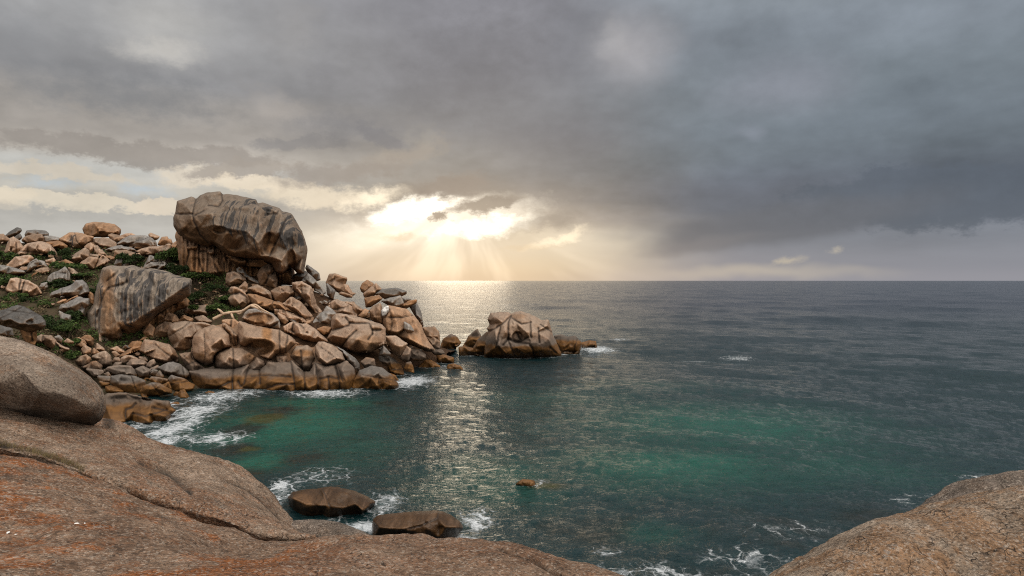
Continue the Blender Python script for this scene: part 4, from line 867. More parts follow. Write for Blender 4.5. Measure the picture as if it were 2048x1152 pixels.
rock('D', 'shore_rock', 'broad flat wet shelf of orange and grey rock with surf at its edge',
 "330,830 380,790 600,778 800,828 940,862 1140,880 1165,950 1222,990 1165,1030 1130,1150 1000,1175 640,1200 400,1240 200,1240", 'w', Y=66.5, th=3.0, s=2.0, cat='rock ledge', round_=.1,
 ctrl="450,840,.05 600,830,.05 800,880,.1 1000,920,.2 1100,960,.3 500,1000,.7 700,1000,.65 900,1020,.8 1100,1060,.9 600,1120,1.1 900,1130,1.2 450,1150,1.2",
 cracks=[("740,900 690,950 620,975 610,1020 625,1160", 2.0), "930,950 1000,965 1110,985", "700,1020 850,1060 1080,990", "640,790 700,830 840,850"], dents=[(900, 830, 100, 40, 1.5)])
WATERPTS.append((at(np.linspace(230, 350, 40), np.linspace(866, 825, 40), 14*1365/(np.linspace(866, 825, 40)-561))[:, :2], 1.0))
# ---------------------------------------------------------------- islet
rock('L', 'rock_islet', 'rounded rock islet split by deep dark cracks, standing in open water off the headland',
 "455,578 462,530 470,480 490,400 480,372 500,345 485,300 510,258 570,252 640,253 665,265 700,250 740,245 800,265 860,293 890,315 945,310 962,372 985,440 1040,520 1045,575 950,582 750,592 600,592", 'p', water=True, th=7.0, s=1.5, cat='islet', round_=.12,
 ctrl="540,280,.45 640,280,.45 740,280,.5 600,330,.7 700,330,.62 810,340,.70 780,400,.95 850,400,.90 940,350,.6 950,450,.8 540,400,.75 620,400,.9 660,400,.8 560,500,.9 740,430,.7 820,480,.95 700,520,.85 900,490,.85 900,540,.7 620,560,.8 760,560,.8 1000,540,.5",
 cracks=[("662,275 640,330 640,450 600,500", 1.6), ("655,280 590,340 500,395", 1.4), ("640,450 720,480 800,490 830,540 838,580", 1.6), ("665,290 740,340 815,325", 1.2), ("640,460 660,520 690,580", 1.3), ("700,400 740,470 700,480 640,455", 1.3), "885,340 975,400", "810,320 815,440", "870,370 880,480", "580,360 545,520", "960,520 1010,560", "740,470 790,440"],
 dents=[(710, 440, 45, 45, 1.2)], stain=[(720, 280, 60, 20, .5), (640, 540, 60, 30, .7)])
# ---------------------------------------------------------------- near rocks standing in the water
rock('N', 'boulder', 'dark brown boulder with one hairline crack, in the water behind the foreground slabs',
 "305,400 345,355 450,335 560,325 640,312 720,315 860,350 960,395 1025,435 990,480 930,520 900,560 760,612 640,620 560,600 400,590 340,500", 'b', Y=41.7, th=2.4, s=2.2, round_=.1, soft=.12,
 ctrl="345,400,.7 590,330,.5 720,330,.45 800,360,.55 860,450,.95 930,510,.9 450,450,.9 620,460,1 760,480,1.0 900,430,.55 980,440,.4 640,560,.8 450,540,.6", cracks=[("590,325 620,400 655,480 660,610", 1.0)], stain=[(430, 420, 90, 60, .25)])
rock('N', 'boulder', 'rusty brown faceted boulder with pale wet top, surf curling off its right side',
 "1005,580 1050,545 1200,530 1350,515 1560,508 1650,550 1720,600 1740,640 1700,700 1650,750 1640,790 1500,800 1270,780 1005,740", 'b', Y=37.0, th=1.9, s=2.2, round_=.08, soft=.1,
 ctrl="1040,600,.5 1350,530,.35 1545,525,.45 1530,565,.75 1400,620,.95 1270,655,1 1150,650,.95 1060,640,.9 1600,640,.95 1680,640,.8 1400,700,.8 1550,720,.8 1200,690,.6",
 cracks=["1545,520 1530,570 1400,625 1270,660"], dents=[(1240, 690, 40, 30, .35)])
MATW = MAT['b']
WATERPTS.append((at(np.linspace(650, 740, 30), np.linspace(1055, 1000, 30), 14*1365/(np.linspace(1055, 1000, 30)-561))[:, :2], .8))
WATERPTS.append((at(np.linspace(745, 925, 40), np.r_[np.linspace(1088, 1096, 30), np.linspace(1090, 1040, 10)], 14*1365/(np.r_[np.linspace(1088, 1096, 30), np.linspace(1090, 1040, 10)]-561))[:, :2], .8))
rock('Z', 'rock', 'orange rock just breaking the surface out in the bay', "1032,970 1045,961 1060,962 1068,964 1072,973 1050,977", 'w', Y=46.6, th=.5, s=1.2, cat='rock')

# ---------------------------------------------------------------- foreground granite
def catmull(K, n):
    K = np.asarray(K, float); m = len(K); t = np.linspace(0, m-1, n); i = np.clip(t.astype(int), 0, m-2); f = (t-i)[:, None]
    f = f.reshape((-1,)+(1,)*(K.ndim-1))
    p0 = K[np.maximum(i-1, 0)]; p1 = K[i]; p2 = K[i+1]; p3 = K[np.minimum(i+2, m-1)]
    return .5*((2*p1)+(-p0+p2)*f+(2*p0-5*p1+4*p2-p3)*f*f+(-p0+3*p1-3*p2+p3)*f**3)
def sheet(name, label, rows, mat, nu, nv, amp=.05, cracks=(), cat='granite slab', fine=.012):
    """rows of world points from the far foot, over the rim, down to the near edge"""
    K = np.array(rows); K = catmull(K, nv); K = catmull(K.transpose(1, 0, 2), nu).transpose(1, 0, 2)
    V = K.reshape(-1, 3)
    du = np.gradient(K, axis=1); dv = np.gradient(K, axis=0); N = np.cross(du, dv).reshape(-1, 3); N /= np.linalg.norm(N, axis=1)[:, None]+1e-9
    if N[:, 2].mean() < 0: N = -N
    n = fbm(V*.55, 5, .5)*amp+fbm(V*3.1+5, 4, .6)*fine*1.8-np.abs(pn(V*1.3+2))*amp*.35
    V = V+N*n[:, None]
    dk = np.zeros(len(V))
    # project to photo pixels only to read where the traced fissures run
    with np.errstate(divide='ignore', invalid='ignore'):
        Yc = np.maximum(V[:, 1], .3); PX = np.stack([V[:, 0]/Yc*F+CX, (H-V[:, 2])/Yc*F+HY], -1)
    for cl, wd, dep in cracks:
        line = conv('Z', cl); d = segdist(PX, line)
        w = np.exp(-(d/wd)**2); V = V-N*(w*dep)[:, None]; dk = np.maximum(dk, w)
    idx = np.arange(nu*nv).reshape(nv, nu)
    q = np.stack([idx[:-1, :-1].ravel(), idx[:-1, 1:].ravel(), idx[1:, 1:].ravel(), idx[1:, :-1].ravel()], -1)
    a = V[q[:, 1]]-V[q[:, 0]]; b = V[q[:, 3]]-V[q[:, 0]]
    if (np.cross(a, b)[:, 2]).mean() < 0: q = q[:, ::-1]
    o = mesh_obj(name, V, q, FM[mat], None, {'dark': dk})
    return tag(o, label, cat), V, q
def Wp(pts): return at([p[0] for p in pts], [p[1] for p in pts], [p[2] for p in pts])
def off(R, dx, dy, dz): return R+np.array([dx, dy, dz])
# near slab
rim = Wp([(-420,880,7.6),(-200,890,7.4),(0,905,7.2),(75,922,7.0),(150,946,6.9),(250,990,6.7),(400,1035,6.4),(500,1072,6.2),(570,1082,6.1),(640,1076,6.1),(740,1074,6.0),(850,1082,5.9),(1000,1096,5.7),(1150,1120,5.4),(1290,1152,5.1),(1420,1192,4.8)])
XS = np.array([-420,-200,0,75,150,250,400,500,570,640,740,850,1000,1150,1290,1420.])
def below(py, Y): return at(XS, np.full(len(XS), 0)+py, np.full(len(XS), Y))
r1 = rim.copy(); r1[:, 1] -= .75; r1[:, 2] += .02+.75*.16
r2 = rim.copy(); r2[:, 1] = rim[:, 1]*.72; r2[:, 2] = 12.12+.10*np.linspace(1.6, -1.2, 16); r2[:, 0] *= .8
rows = [off(rim, 0, 2.4, -9), off(rim, 0, 1.6, -3.6), off(rim, 0, .9, -1.1), off(rim, 0, .38, -.24), rim, off(rim, 0, -.5, .10), r2]
r3 = r2.copy(); r3[:, 1] = 2.9; r3[:, 2] = 12.36+.12*np.linspace(1.4, -1, 16); r3[:, 0] = np.linspace(-5.2, 2.2, 16)
r4 = r3.copy(); r4[:, 1] = 0; r4[:, 2] = 12.4; r4[:, 0] = np.linspace(-5.5, 2.6, 16)
r5 = r4.copy(); r5[:, 1] = -3
rows += [r3, r4, r5]
S1, V1, Q1 = sheet('foreground_rock', 'rusty orange lichen-stained granite slab filling the lower left foreground', rows, 'front', 560, 420, .07,
  [("1000,1098 1060,1118 1120,1152", 4, .05)])
# middle slab
rimB = Wp([(-420,760,11.5),(-150,795,10.6),(0,812,10.0),(100,832,9.9),(200,853,10),(330,897,10.2),(430,921,10.2),(500,962,10.0),(545,1010,9.6),(575,1044,9.3),(596,1072,9.1),(625,1110,8.9)])
XB = np.array([-420,-150,0,100,200,330,430,500,545,575,596,625.])
def lowB(f, add=0):
    # between this rim and the near slab's rim
    nearpy = np.interp(XB, XS, [880,890,905,922,946,990,1035,1072,1082,1076,1074,1082,1096,1120,1152,1192])
    rp = np.array([760,795,815,838,862,897,921,962,1010,1044,1072,1110.])
    Yr = rimB[:, 1]; Yn = np.interp(XB, [-420, 0, 500, 625], [8.0, 7.7, 7.2, 7.2])
    return at(XB, rp+(nearpy-rp)*f+add, Yr+(Yn-Yr)*f**.8)
rows = [off(rimB, .2, 3, -12), off(rimB, .15, 2.0, -4), off(rimB, .1, 1.0, -1.1), off(rimB, .03, .4, -.2), rimB, lowB(.25), lowB(.6), off(lowB(.95), 0, .10, -.02), off(lowB(1.0, 25), 0, .4, -.4), off(lowB(1.0, 60), 0, .2, -1.6)]
S2, V2, Q2 = sheet('foreground_rock', 'long tan granite slab sloping to the water under the big rounded boulder', rows, 'mid', 460, 340, .08,
  [("0,888 60,905 110,918 160,938", 5, .10), ("0,882 80,900 150,925", 3, .05), ("455,963 490,978 520,1000 560,1040", 2.5, .035), ("280,925 340,950 380,985", 5, .03)])
# right pair
XR = [1480,1555,1630,1700,1760,1830,1900,1970,2048,2200,2400]
rimR = Wp([(1480,1207,5.0),(1558,1154,5.2),(1632,1112,5.4),(1700,1077,5.6),(1760,1054,5.8),(1830,1032,6.0),(1900,1014,6.1),(1970,992,6.1),(2048,976,6.1),(2200,950,6.2),(2400,930,6.2)])
rr = rimR.copy(); rr[:, 1] *= .62; rr[:, 2] = np.linspace(11.6, 12.1, 11)
ro = rimR.copy(); ro[:, 1] = .6; ro[:, 0] = np.linspace(1.2, 6, 11); ro[:, 2] = 11.7
rows = [off(rimR, 0, 2.2, -9), off(rimR, 0, 1.5, -3), off(rimR, -.02, .8, -.85), off(rimR, 0, .35, -.2), rimR, off(rimR, .03, -.5, .12), rr, ro]
S3, V3, Q3 = sheet('foreground_rock', 'pale granite slab speckled with orange lichen in the lower right corner', rows, 'right', 420, 320, .05, [])
rimS = Wp([(1790,1062,8.6),(1830,1032,8.7),(1870,1006,8.8),(1900,986,8.9),(1930,971,9.0),(1985,961,9.0),(2048,952,9.0),(2200,935,9.0),(2400,920,9.0)])
rows = [off(rimS, 0, 2.5, -12), off(rimS, 0, 1.6, -4), off(rimS, 0, .8, -.9), off(rimS, 0, .3, -.16), rimS, off(rimS, .05, -.6, -.05), off(rimS, .1, -1.6, -.9), off(rimS, .1, -1.9, -2.5)]
S4, V4, Q4 = sheet('foreground_rock', 'darker granite ledge behind the pale speckled slab on the right', rows, 'darkf', 220, 160, .05, [])
MAT['fb'] = FM['boulder']; MAT['fd'] = FM['darkf']; MAT['fm'] = FM['mid']
rock('Z', 'boulder', 'big rounded grey-brown boulder resting on the foreground slab at the left edge',
 "-330,700 -240,665 -120,655 0,671 40,680 71,692 104,706 137,726 167,743 188,762 204,781 211,802 210,822 200,842 179,855 137,853 83,846 42,838 0,830 -120,824 -250,810 -330,760", 'fb', Y=10.2, th=1.35, s=2.4, smooth=True, soft=.12, chunk=.0, grow=0,
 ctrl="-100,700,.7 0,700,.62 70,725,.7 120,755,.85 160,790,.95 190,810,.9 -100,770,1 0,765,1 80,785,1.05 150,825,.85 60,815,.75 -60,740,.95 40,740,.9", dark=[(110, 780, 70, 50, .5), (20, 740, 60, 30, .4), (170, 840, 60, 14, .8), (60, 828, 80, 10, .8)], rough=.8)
rock('Z', 'boulder', 'low brown boulder peeking from behind the slab, right of the big rounded boulder',
 "178,850 186,840 205,838 232,842 258,854 282,868 300,884 312,900 318,940 240,960 170,900", 'fm', Y=13.5, th=1.0, s=1.6, round_=.2, soft=.24, chunk=.02, rough=.7, dark=[(215, 850, 14, 18, .9)], cracks=["208,842 214,856 222,868"])
rock('Z', 'rock', 'dark flat rock between the tan slab and the two brown sea boulders',
 "560,1060 575,1045 620,1042 660,1044 690,1052 720,1064 748,1078 760,1110 600,1140 540,1110", 'fd', Y=9.6, th=.8, s=1.8, round_=.2, soft=.24, chunk=.02, rough=.7)

# ---------------------------------------------------------------- headland ground under the rocks
RX = [-260,0,120,200,280,340,420,520,600,680,760,830,870,895]
RY = [488,484,484,486,492,500,545,556,572,596,636,668,700,706]
BX = [-260,0,150,250,330,380,450,600,700,800,850,895]
BY = [860,850,850,835,812,786,772,765,750,730,716,710]
nu, nvv = 240, 150
ux = np.linspace(-260, 893, nu); ry = np.interp(ux, RX, RY); by = np.interp(ux, BX, BY)
Gd = []
for j in range(nvv):
    t = j/(nvv-1); py = ry+(by-ry)*t
    Gd.append(at(ux, py, hillY(ux, py)+1.6+5*sstep(640, 800, ux)))
Gd = np.array(Gd)
# the slope goes on behind the ridge and below the water line
bk = []
for k in range(26, 0, -1):
    f = k/26; b = Gd[0].copy(); b[:, 1] += f*55; b[:, 2] = Gd[0][:, 2]*(1-f)**1.3+(-3)*f; bk.append(b)
ft = []
for k in range(1, 10):
    f = k/9; b = Gd[-1].copy(); b[:, 1] -= f*1.5; b[:, 2] = Gd[-1][:, 2]*(1-f)-4*f; ft.append(b)
Gd = np.concatenate([np.array(bk), Gd, np.array(ft)])
NV = len(Gd); GV = Gd.reshape(-1, 3)
amp = .8
GV[:, 2] += fbm(GV*.16, 4)*amp*sstep(-1, 3, GV[:, 2]); GV[:, 1] += fbm(GV*.3+7, 4)*.7
idx = np.arange(nu*NV).reshape(NV, nu)
gq = np.stack([idx[:-1, :-1].ravel(), idx[1:, :-1].ravel(), idx[1:, 1:].ravel(), idx[:-1, 1:].ravel()], -1)
if np.cross(GV[gq[:, 1]]-GV[gq[:, 0]], GV[gq[:, 3]]-GV[gq[:, 0]])[:, 2].mean() < 0: gq = gq[:, ::-1]
def ground_mat():
    m, T = new_mat('scrub_soil')
    pos = X(T, T.node('ShaderNodeNewGeometry').outputs['Position'])
    n1 = T.noise(pos, .5, 5, .65); n2 = T.noise(pos, 3, 4, .7)
    c = T.mix(T.ss(.4, .6, n1), (.034, .024, .015, 1), (.062, .044, .028, 1))
    c = T.mix(T.ss(.5, .62, n2)*.7, c, (.035, .045, .016, 1))
    c = T.mix(T.attr('rocky_shade'), c, T.mix(T.ss(.4, .6, n2), (.028, .016, .009, 1), (.06, .034, .019, 1)))  # rocky ground, with crevice shade between the boulders put into its dark colour
    finish(T, c, .95, bump(T, n1*.4+n2*.3, 1.0, .6), .1); return m
cxp = (GV[:, 0]/GV[:, 1]*F+CX)
ter = mesh_obj('ground', GV, gq, ground_mat(), None, {'rocky_shade': sstep(430, 500, cxp+pn(GV*.2)*60)}); tag(ter, kind='structure')
tkey = GV
from mathutils.bvhtree import BVHTree
tbvh = BVHTree.FromPolygons([Vector(v) for v in GV], [list(map(int, q)) for q in gq])
def cast(px, py, bv):
    d = Vector(((px-CX)/F, 1, -(py-HY)/F)).normalized()
    return bv.ray_cast(Vector((0, 0, H)), d)

# ---------------------------------------------------------------- loose rubble, each piece a stone of its own
def stone_mesh(i):
    rs = np.random.RandomState(900+i)
    import bmesh
    bm = bmesh.new(); n = 13
    sx, sy, sz = 1, rs.uniform(.6, .9), rs.uniform(.35, .75)
    for _ in range(n):
        v = rs.normal(size=3); v /= np.linalg.norm(v); v *= rs.uniform(.75, 1)
        bm.verts.new((v[0]*sx, v[1]*sy, v[2]*sz))
    r = bmesh.ops.convex_hull(bm, input=bm.verts)
    bmesh.ops.delete(bm, geom=[v for v in bm.verts if not v.link_faces], context='VERTS')
    bmesh.ops.bevel(bm, geom=list(bm.edges), offset=.10, segments=2, profile=.6, affect='EDGES', clamp_overlap=True)
    bmesh.ops.triangulate(bm, faces=bm.faces)
    bmesh.ops.subdivide_edges(bm, edges=bm.edges, cuts=1)
    for v in bm.verts:
        k = fbm(np.array([v.co[:]])*1.7+i*3, 3)[0]; v.co += v.co.normalized()*k*.10
    me = bpy.data.meshes.new('stone'); bm.to_mesh(me); bm.free()
    for p in me.polygons: p.use_smooth = True
    return me
SM = {c: [] for c in 'togpw'}
base_m = [stone_mesh(i) for i in range(9)]
for c in SM:
    for me in base_m:
        m2 = me.copy(); m2.materials.append(MAT[c]); SM[c].append(m2)
zones = [
 (('H', "0,400 500,380 750,420 700,700 450,900 0,700"), 15, (5, 11), 'tgpo'),
 (('E', "400,300 540,320 700,380 860,340 1000,330 1260,420 1380,540 1500,540 1420,640 1200,800 1000,780 900,700 640,600 420,520"), 26, (8, 15), 'ttgo'),
 (('F', "40,300 260,360 440,420 600,480 740,560 820,720 700,700 560,620 360,480 120,430"), 14, (8, 14), 'tog'),
 (('F', "800,760 1000,860 1200,930 1330,960 1360,1040 1200,1060 900,1080 760,1040"), 14, (8, 13), 'tgw'),
 (('D', "440,300 700,200 900,320 1020,440 1160,560 900,640 640,500 430,600 200,480"), 16, (8, 13), 'tpog'),
 (('H', "1100,940 1300,760 1480,740 1500,900 1300,1000 1100,1060"), 8, (9, 15), 'to'),
 (('B', "60,420 400,420 760,470 1000,500 1300,500 1300,580 800,620 400,640 60,560"), 14, (7, 12), 'tog'),
 (('A', "0,420 340,400 700,420 1400,420 1400,620 1200,600 900,560 500,560 60,560"), 14, (7, 12), 'tog'),
 # view polygon, count, size range px, colours
 (('D', "340,420 700,240 880,320 1020,440 1160,560 900,640 640,470 430,600 300,560"), 34, (4, 9), 'tpog'),
 (('E', "400,250 540,300 700,360 860,320 1000,300 1260,420 1380,520 1500,440 1420,600 1200,760 900,640 640,560 420,500"), 22, (4, 9), 'ttgp'),
 (('F', "40,300 260,360 440,420 560,460 640,560 820,720 560,620 360,480 120,430"), 16, (3, 8), 'tog'),
 (('A', "0,450 340,420 700,520 900,560 1100,620 1400,700 1500,840 1200,880 900,800 500,720 60,640"), 22, (4, 9), 'tpg'),
 (('B', "60,480 400,500 760,560 1000,600 1300,640 1400,900 1200,860 800,840 500,760 260,700"), 20, (4, 8), 'tpg'),
 (('H', "1330,760 1500,720 1700,900 1800,1000 1600,1060 1400,1000"), 9, (4, 8), 'tp'),
 (('G', "280,860 430,780 560,820 620,960 700,1010 560,1040 430,980 300,960"), 24, (3, 7), 'tpo'),
 (('D', "100,400 420,420 640,560 860,620 1000,700 900,780 500,780"), 12, (4, 8), 'gtp'),
 (('K', "900,900 1000,800 1150,800 1250,850 1100,930 1000,960"), 8, (4, 9), 'w'),
 (('J', "1010,480 1180,480 1160,530 1050,520"), 8, (3, 6), 'to'),
]
for (vw_, ps), cnt, (lo, hi), cs in zones:
    poly = conv(vw_, ps); x0, y0 = poly.min(0); x1, y1 = poly.max(0); k = 0; tries = 0
    while k < cnt and tries < 2000:
        tries += 1
        p = np.array([[random.uniform(x0, x1), random.uniform(y0, y1)]])
        if not inside(p, poly)[0]: continue
        hit = cast(p[0, 0], p[0, 1], tbvh)
        if hit[0] is None: continue
        k += 1
        big = hi > 11
        c = random.choice(cs); me = random.choice(SM[c]); o = bpy.data.objects.new('stone', me); COL.objects.link(o)
        sz = random.uniform(lo, hi)*hit[0].y/F
        o.scale = (sz, sz*random.uniform(.7, 1), sz*random.uniform(.6, 1)); o.rotation_euler = (random.uniform(-.5, .5), random.uniform(-.6, .6), random.uniform(0, 6.28))
        o.location = hit[0]+Vector((0, -sz*.6-(.2 if big else 1.2), sz*.2)); 
        tag(o, 'small loose stone lying among the larger boulders of the headland', 'stone', 'small loose stones among the boulders')

# ---------------------------------------------------------------- scrub
def leaf_mat(name, a, b):
    m, T = new_mat(name)
    pos = X(T, T.node('ShaderNodeNewGeometry').outputs['Position'])
    n = T.noise(pos, 2.2, 3, .6); r = T.noise(pos, 17, 2, .5)
    c = T.mix(T.ss(.35, .65, n), a, b); k = (r-.5)*1.6+1.0
    c = T.mix(1.0, c, T.vec(k, k, k), 'MULTIPLY')
    finish(T, c, .75, None, .15); return m
LM = [leaf_mat('scrub_leaves', (.016, .032, .008, 1), (.060, .090, .022, 1)), leaf_mat('dark_scrub_leaves', (.012, .022, .007, 1), (.028, .045, .012, 1)), leaf_mat('dry_scrub', (.07, .052, .028, 1), (.12, .09, .05, 1))]
def wood_mat(n, c1, c2):
    m, T = new_mat(n); pos = X(T, T.node('ShaderNodeNewGeometry').outputs['Position'])
    finish(T, T.mix(T.noise(pos, 6, 3, .6), c1, c2), .9); return m
WOOD = wood_mat('scrub_wood', (.05, .035, .024, 1), (.11, .08, .055, 1)); DRIFT = wood_mat('dry_branch_wood', (.36, .25, .16, 1), (.48, .36, .26, 1))
def leaves_mesh(name, C, sizes, rs, mat, up=.4):
    n = len(C); d1 = rs.normal(size=(n, 3)); d1 /= np.linalg.norm(d1, axis=1)[:, None]
    d2 = np.cross(d1, rs.normal(size=(n, 3))); d2 /= np.linalg.norm(d2, axis=1)[:, None]
    s_ = sizes[:, None]
    V = np.stack([C-d1*s_, C+d2*s_*.45, C+d1*s_, C-d2*s_*.45], 1).reshape(-1, 3)
    f = np.arange(4*n).reshape(-1, 4)
    return V, f
def tube(path, r0, r1, k=6):
    path = np.asarray(path, float); n = len(path); V = []; Fc = []
    for i, p in enumerate(path):
        t = path[min(i+1, n-1)]-path[max(i-1, 0)]; t /= np.linalg.norm(t)+1e-9
        a = np.cross(t, [0.3, .2, 1]); a /= np.linalg.norm(a); b = np.cross(t, a); r = r0+(r1-r0)*i/(n-1)
        for j in range(k):
            an = 2*math.pi*j/k; V.append(p+(a*math.cos(an)+b*math.sin(an))*r)
    for i in range(n-1):
        for j in range(k): Fc.append((i*k+j, i*k+(j+1) % k, (i+1)*k+(j+1) % k, (i+1)*k+j))
    return np.array(V), np.array(Fc)
def shrub_meshes(i, mat):
    rs = np.random.RandomState(50+i); L = []
    nl = 9
    for _ in range(nl):
        c = rs.uniform(-.75, .75, 3)*[1, .8, 0]+[0, 0, rs.uniform(.2, .62)]; r = rs.uniform(.22, .42)
        v = rs.normal(size=(230, 3)); v /= np.linalg.norm(v, axis=1)[:, None]; v *= rs.uniform(.55, 1.05, (230, 1)); v[:, 2] = np.abs(v[:, 2])*.9-.15
        L.append(c+v*r)
    C = np.vstack(L); V, f = leaves_mesh('foliage', C, rs.uniform(.05, .10, len(C)), rs, mat)
    W = []; WF = []; o = 0
    for _ in range(9):
        e = rs.uniform(-.7, .7, 3)*[1, .8, 0]+[0, 0, rs.uniform(.4, .8)]
        v, q = tube([[0, 0, -.1], e*.5+rs.normal(size=3)*.05, e], .03, .010, 5); W.append(v); WF.append(q+o); o += len(v)
    return V, f, np.vstack(W), np.vstack(WF)
_sm = []
for i in range(5):
    V, f, W, WF = shrub_meshes(i, None)
    a = mesh_obj('foliage', V, f, LM[i % 2], None, None, False); b = mesh_obj('stem', W, WF, WOOD)
    _sm.append((a.data, b.data)); bpy.data.objects.remove(a); bpy.data.objects.remove(b)
shrubs = [ # px, py(base), half width px, height px, label
 (15, 522, 24, 14, 'green shrub below the fluted rock at the left edge'), (128, 520, 18, 14, 'small shrub in the notch right of the whale-backed slab'),
 (150, 545, 22, 14, 'dark shrub under the folded slab with the curled edge'), (272, 530, 22, 15, 'dark shrub below the squat striped block'),
 (335, 527, 30, 22, 'bright green rounded shrub hugging the ribbed orange wall'), (20, 572, 30, 16, 'wide dark shrub left of the twice-cracked pale boulder'),
 (125, 572, 24, 9, 'low green shrub around the foot of the grey draped rock'), (52, 598, 14, 10, 'small bright shrub just under the twice-cracked pale boulder'),
 (66, 603, 12, 8, 'tiny dark shrub right of the small bright shrub'), (8, 602, 16, 10, 'dark shrub cut by the left edge above the mushroom rock'),
 (100, 612, 12, 8, 'small shrub on the brown scrub left of the blocky grey rock'), (108, 660, 26, 18, 'leafy shrub right of the mushroom rock cap'),
 (142, 672, 26, 20, 'dark bushy shrub in the hollow left of the leaning slab'), (150, 640, 18, 14, 'dark shrub right under the blocky grey rock'),
 (132, 690, 22, 12, 'shrub behind the oval stones in the hollow'), (150, 714, 18, 12, 'green shrub between the beak-shaped stone and the flower-like cluster'),
 (365, 550, 20, 14, 'dark shrub between the leaning slab and the ribbed wall'), (400, 566, 28, 16, 'dark shrub at the foot of the ribbed wall'),
 (395, 602, 24, 14, 'scrubby shrub right of the leaning slab tip'), (425, 622, 26, 12, 'low dark shrub above the whale-backed outcrop'),
 (460, 602, 20, 10, 'low shrub left of the two-toned split boulder'), (440, 582, 18, 10, 'small shrub above the loose pinkish rubble'),
 (170, 558, 20, 10, 'low shrub left of the leaning slab top corner'), (186, 590, 16, 10, 'shrub beside the hanging orange splinter'),
]
for i, (px, py, hw, hh, lb) in enumerate(shrubs):
    hit = cast(px, py, tbvh)
    if hit[0] is None: continue
    p = hit[0]; k = p.y/F
    r = empty('shrub', p+Vector((0, -1.0, -.25))); tag(r, lb, 'shrub', 'shrubs growing on the headland')
    r.rotation_euler = (0, 0, random.uniform(0, 6.28)); r.scale = (hw*k*1.45, hw*k*1.3, hh*k*2.1)
    fm, sm = _sm[i % 5]
    for nm, me in (('foliage', fm), ('stem', sm)):
        o = bpy.data.objects.new(nm, me); COL.objects.link(o); o.parent = r
# ground cover, nothing one could count
rs = np.random.RandomState(5); pts_ = []
while len(pts_) < 26000:
    px, py = rs.uniform(-250, 480), rs.uniform(495, 730)
    if px > 340 and (py < 545 or py > 640): continue
    if fbm(np.array([[px/30, py/16, 1.5]]), 3)[0] < -.12: continue
    h_ = cast(px, py, tbvh)
    if h_[0] is not None: pts_.append(h_[0][:])
pts_ = np.array(pts_); pts_[:, 2] += rs.uniform(0, .6, len(pts_)); pts_[:, 1] -= rs.uniform(0, .9, len(pts_))
gr = fbm(pts_*.22, 3) > .02
for sel, mt, nm in ((gr, LM[0], 'undergrowth'), (~gr, LM[2], 'dry_undergrowth')):
    C = pts_[sel]; V, f = leaves_mesh(nm, C, rs.uniform(.10, .26, len(C)), rs, None)
    o = mesh_obj(nm, V, f, mt, None, None, False)
    tag(o, {'undergrowth': 'low dark green ground cover between the boulders of the slope', 'dry_undergrowth': 'dry brown undergrowth between the boulders of the slope'}[nm], 'undergrowth', None, 'stuff')
# dry branch lying over the rocks
def branch(name, label, lines, Y, r, mat, cat='branch'):
    A = []; B = []; o = 0
    for ln in lines:
        q = catmull(conv('E', ln), 22); p = at(q[:, 0], q[:, 1], Y+pn(np.c_[q/12, np.full(len(q), 2.)])*.5); v, f = tube(p, r, r*.45, 7); A.append(v); B.append(f+o); o += len(v)
    ob = mesh_obj(name, np.vstack(A), np.vstack(B), mat); return tag(ob, label, cat)
branch('branch', 'pale dry forked branch stretched above the whale-backed outcrop', ["-20,722 100,662 200,640 330,625 430,560 500,550 570,600 665,650", "100,664 60,620 30,600", "330,625 300,655 260,640", "200,640 210,690 230,730", "440,558 520,590 600,640"], 96.0, .22, DRIFT)
# dry grass in the fissure of the tan slab
bv2 = BVHTree.FromPolygons([Vector(v) for v in V2], [list(map(int, q)) for q in Q2])
bv1 = BVHTree.FromPolygons([Vector(v) for v in V1], [list(map(int, q)) for q in Q1])
gl = conv('Z', "-20,884 60,905 110,918 165,940"); GVs = []; GF = []; o_ = 0
for i in range(900):
    t = random.random()*(len(gl)-1); a = int(t); p = gl[a]+(gl[a+1]-gl[a])*(t-a); hit = cast(p[0]+random.gauss(0, 2), p[1]+random.gauss(0, 3), bv2)
    if hit[0] is None: continue
    b = np.array(hit[0]); L_ = random.uniform(.03, .085); d = np.array([random.gauss(0, .5), random.gauss(0, .5), 1]); d /= np.linalg.norm(d); w = np.array([.0022, 0, 0])
    GVs += [b-w-[0, 0, .01], b+w-[0, 0, .01], b+d*L_+[random.gauss(0, .01), 0, -.012]]; GF.append((o_, o_+1, o_+2)); o_ += 3
if GVs:
    tag(mesh_obj('dry_grass', np.array(GVs), np.array(GF), wood_mat('dry_grass', (.10, .075, .03, 1), (.20, .15, .07, 1)), None, None, False), 'dry grass growing along the fissure of the tan slab', 'grass', None, 'stuff')
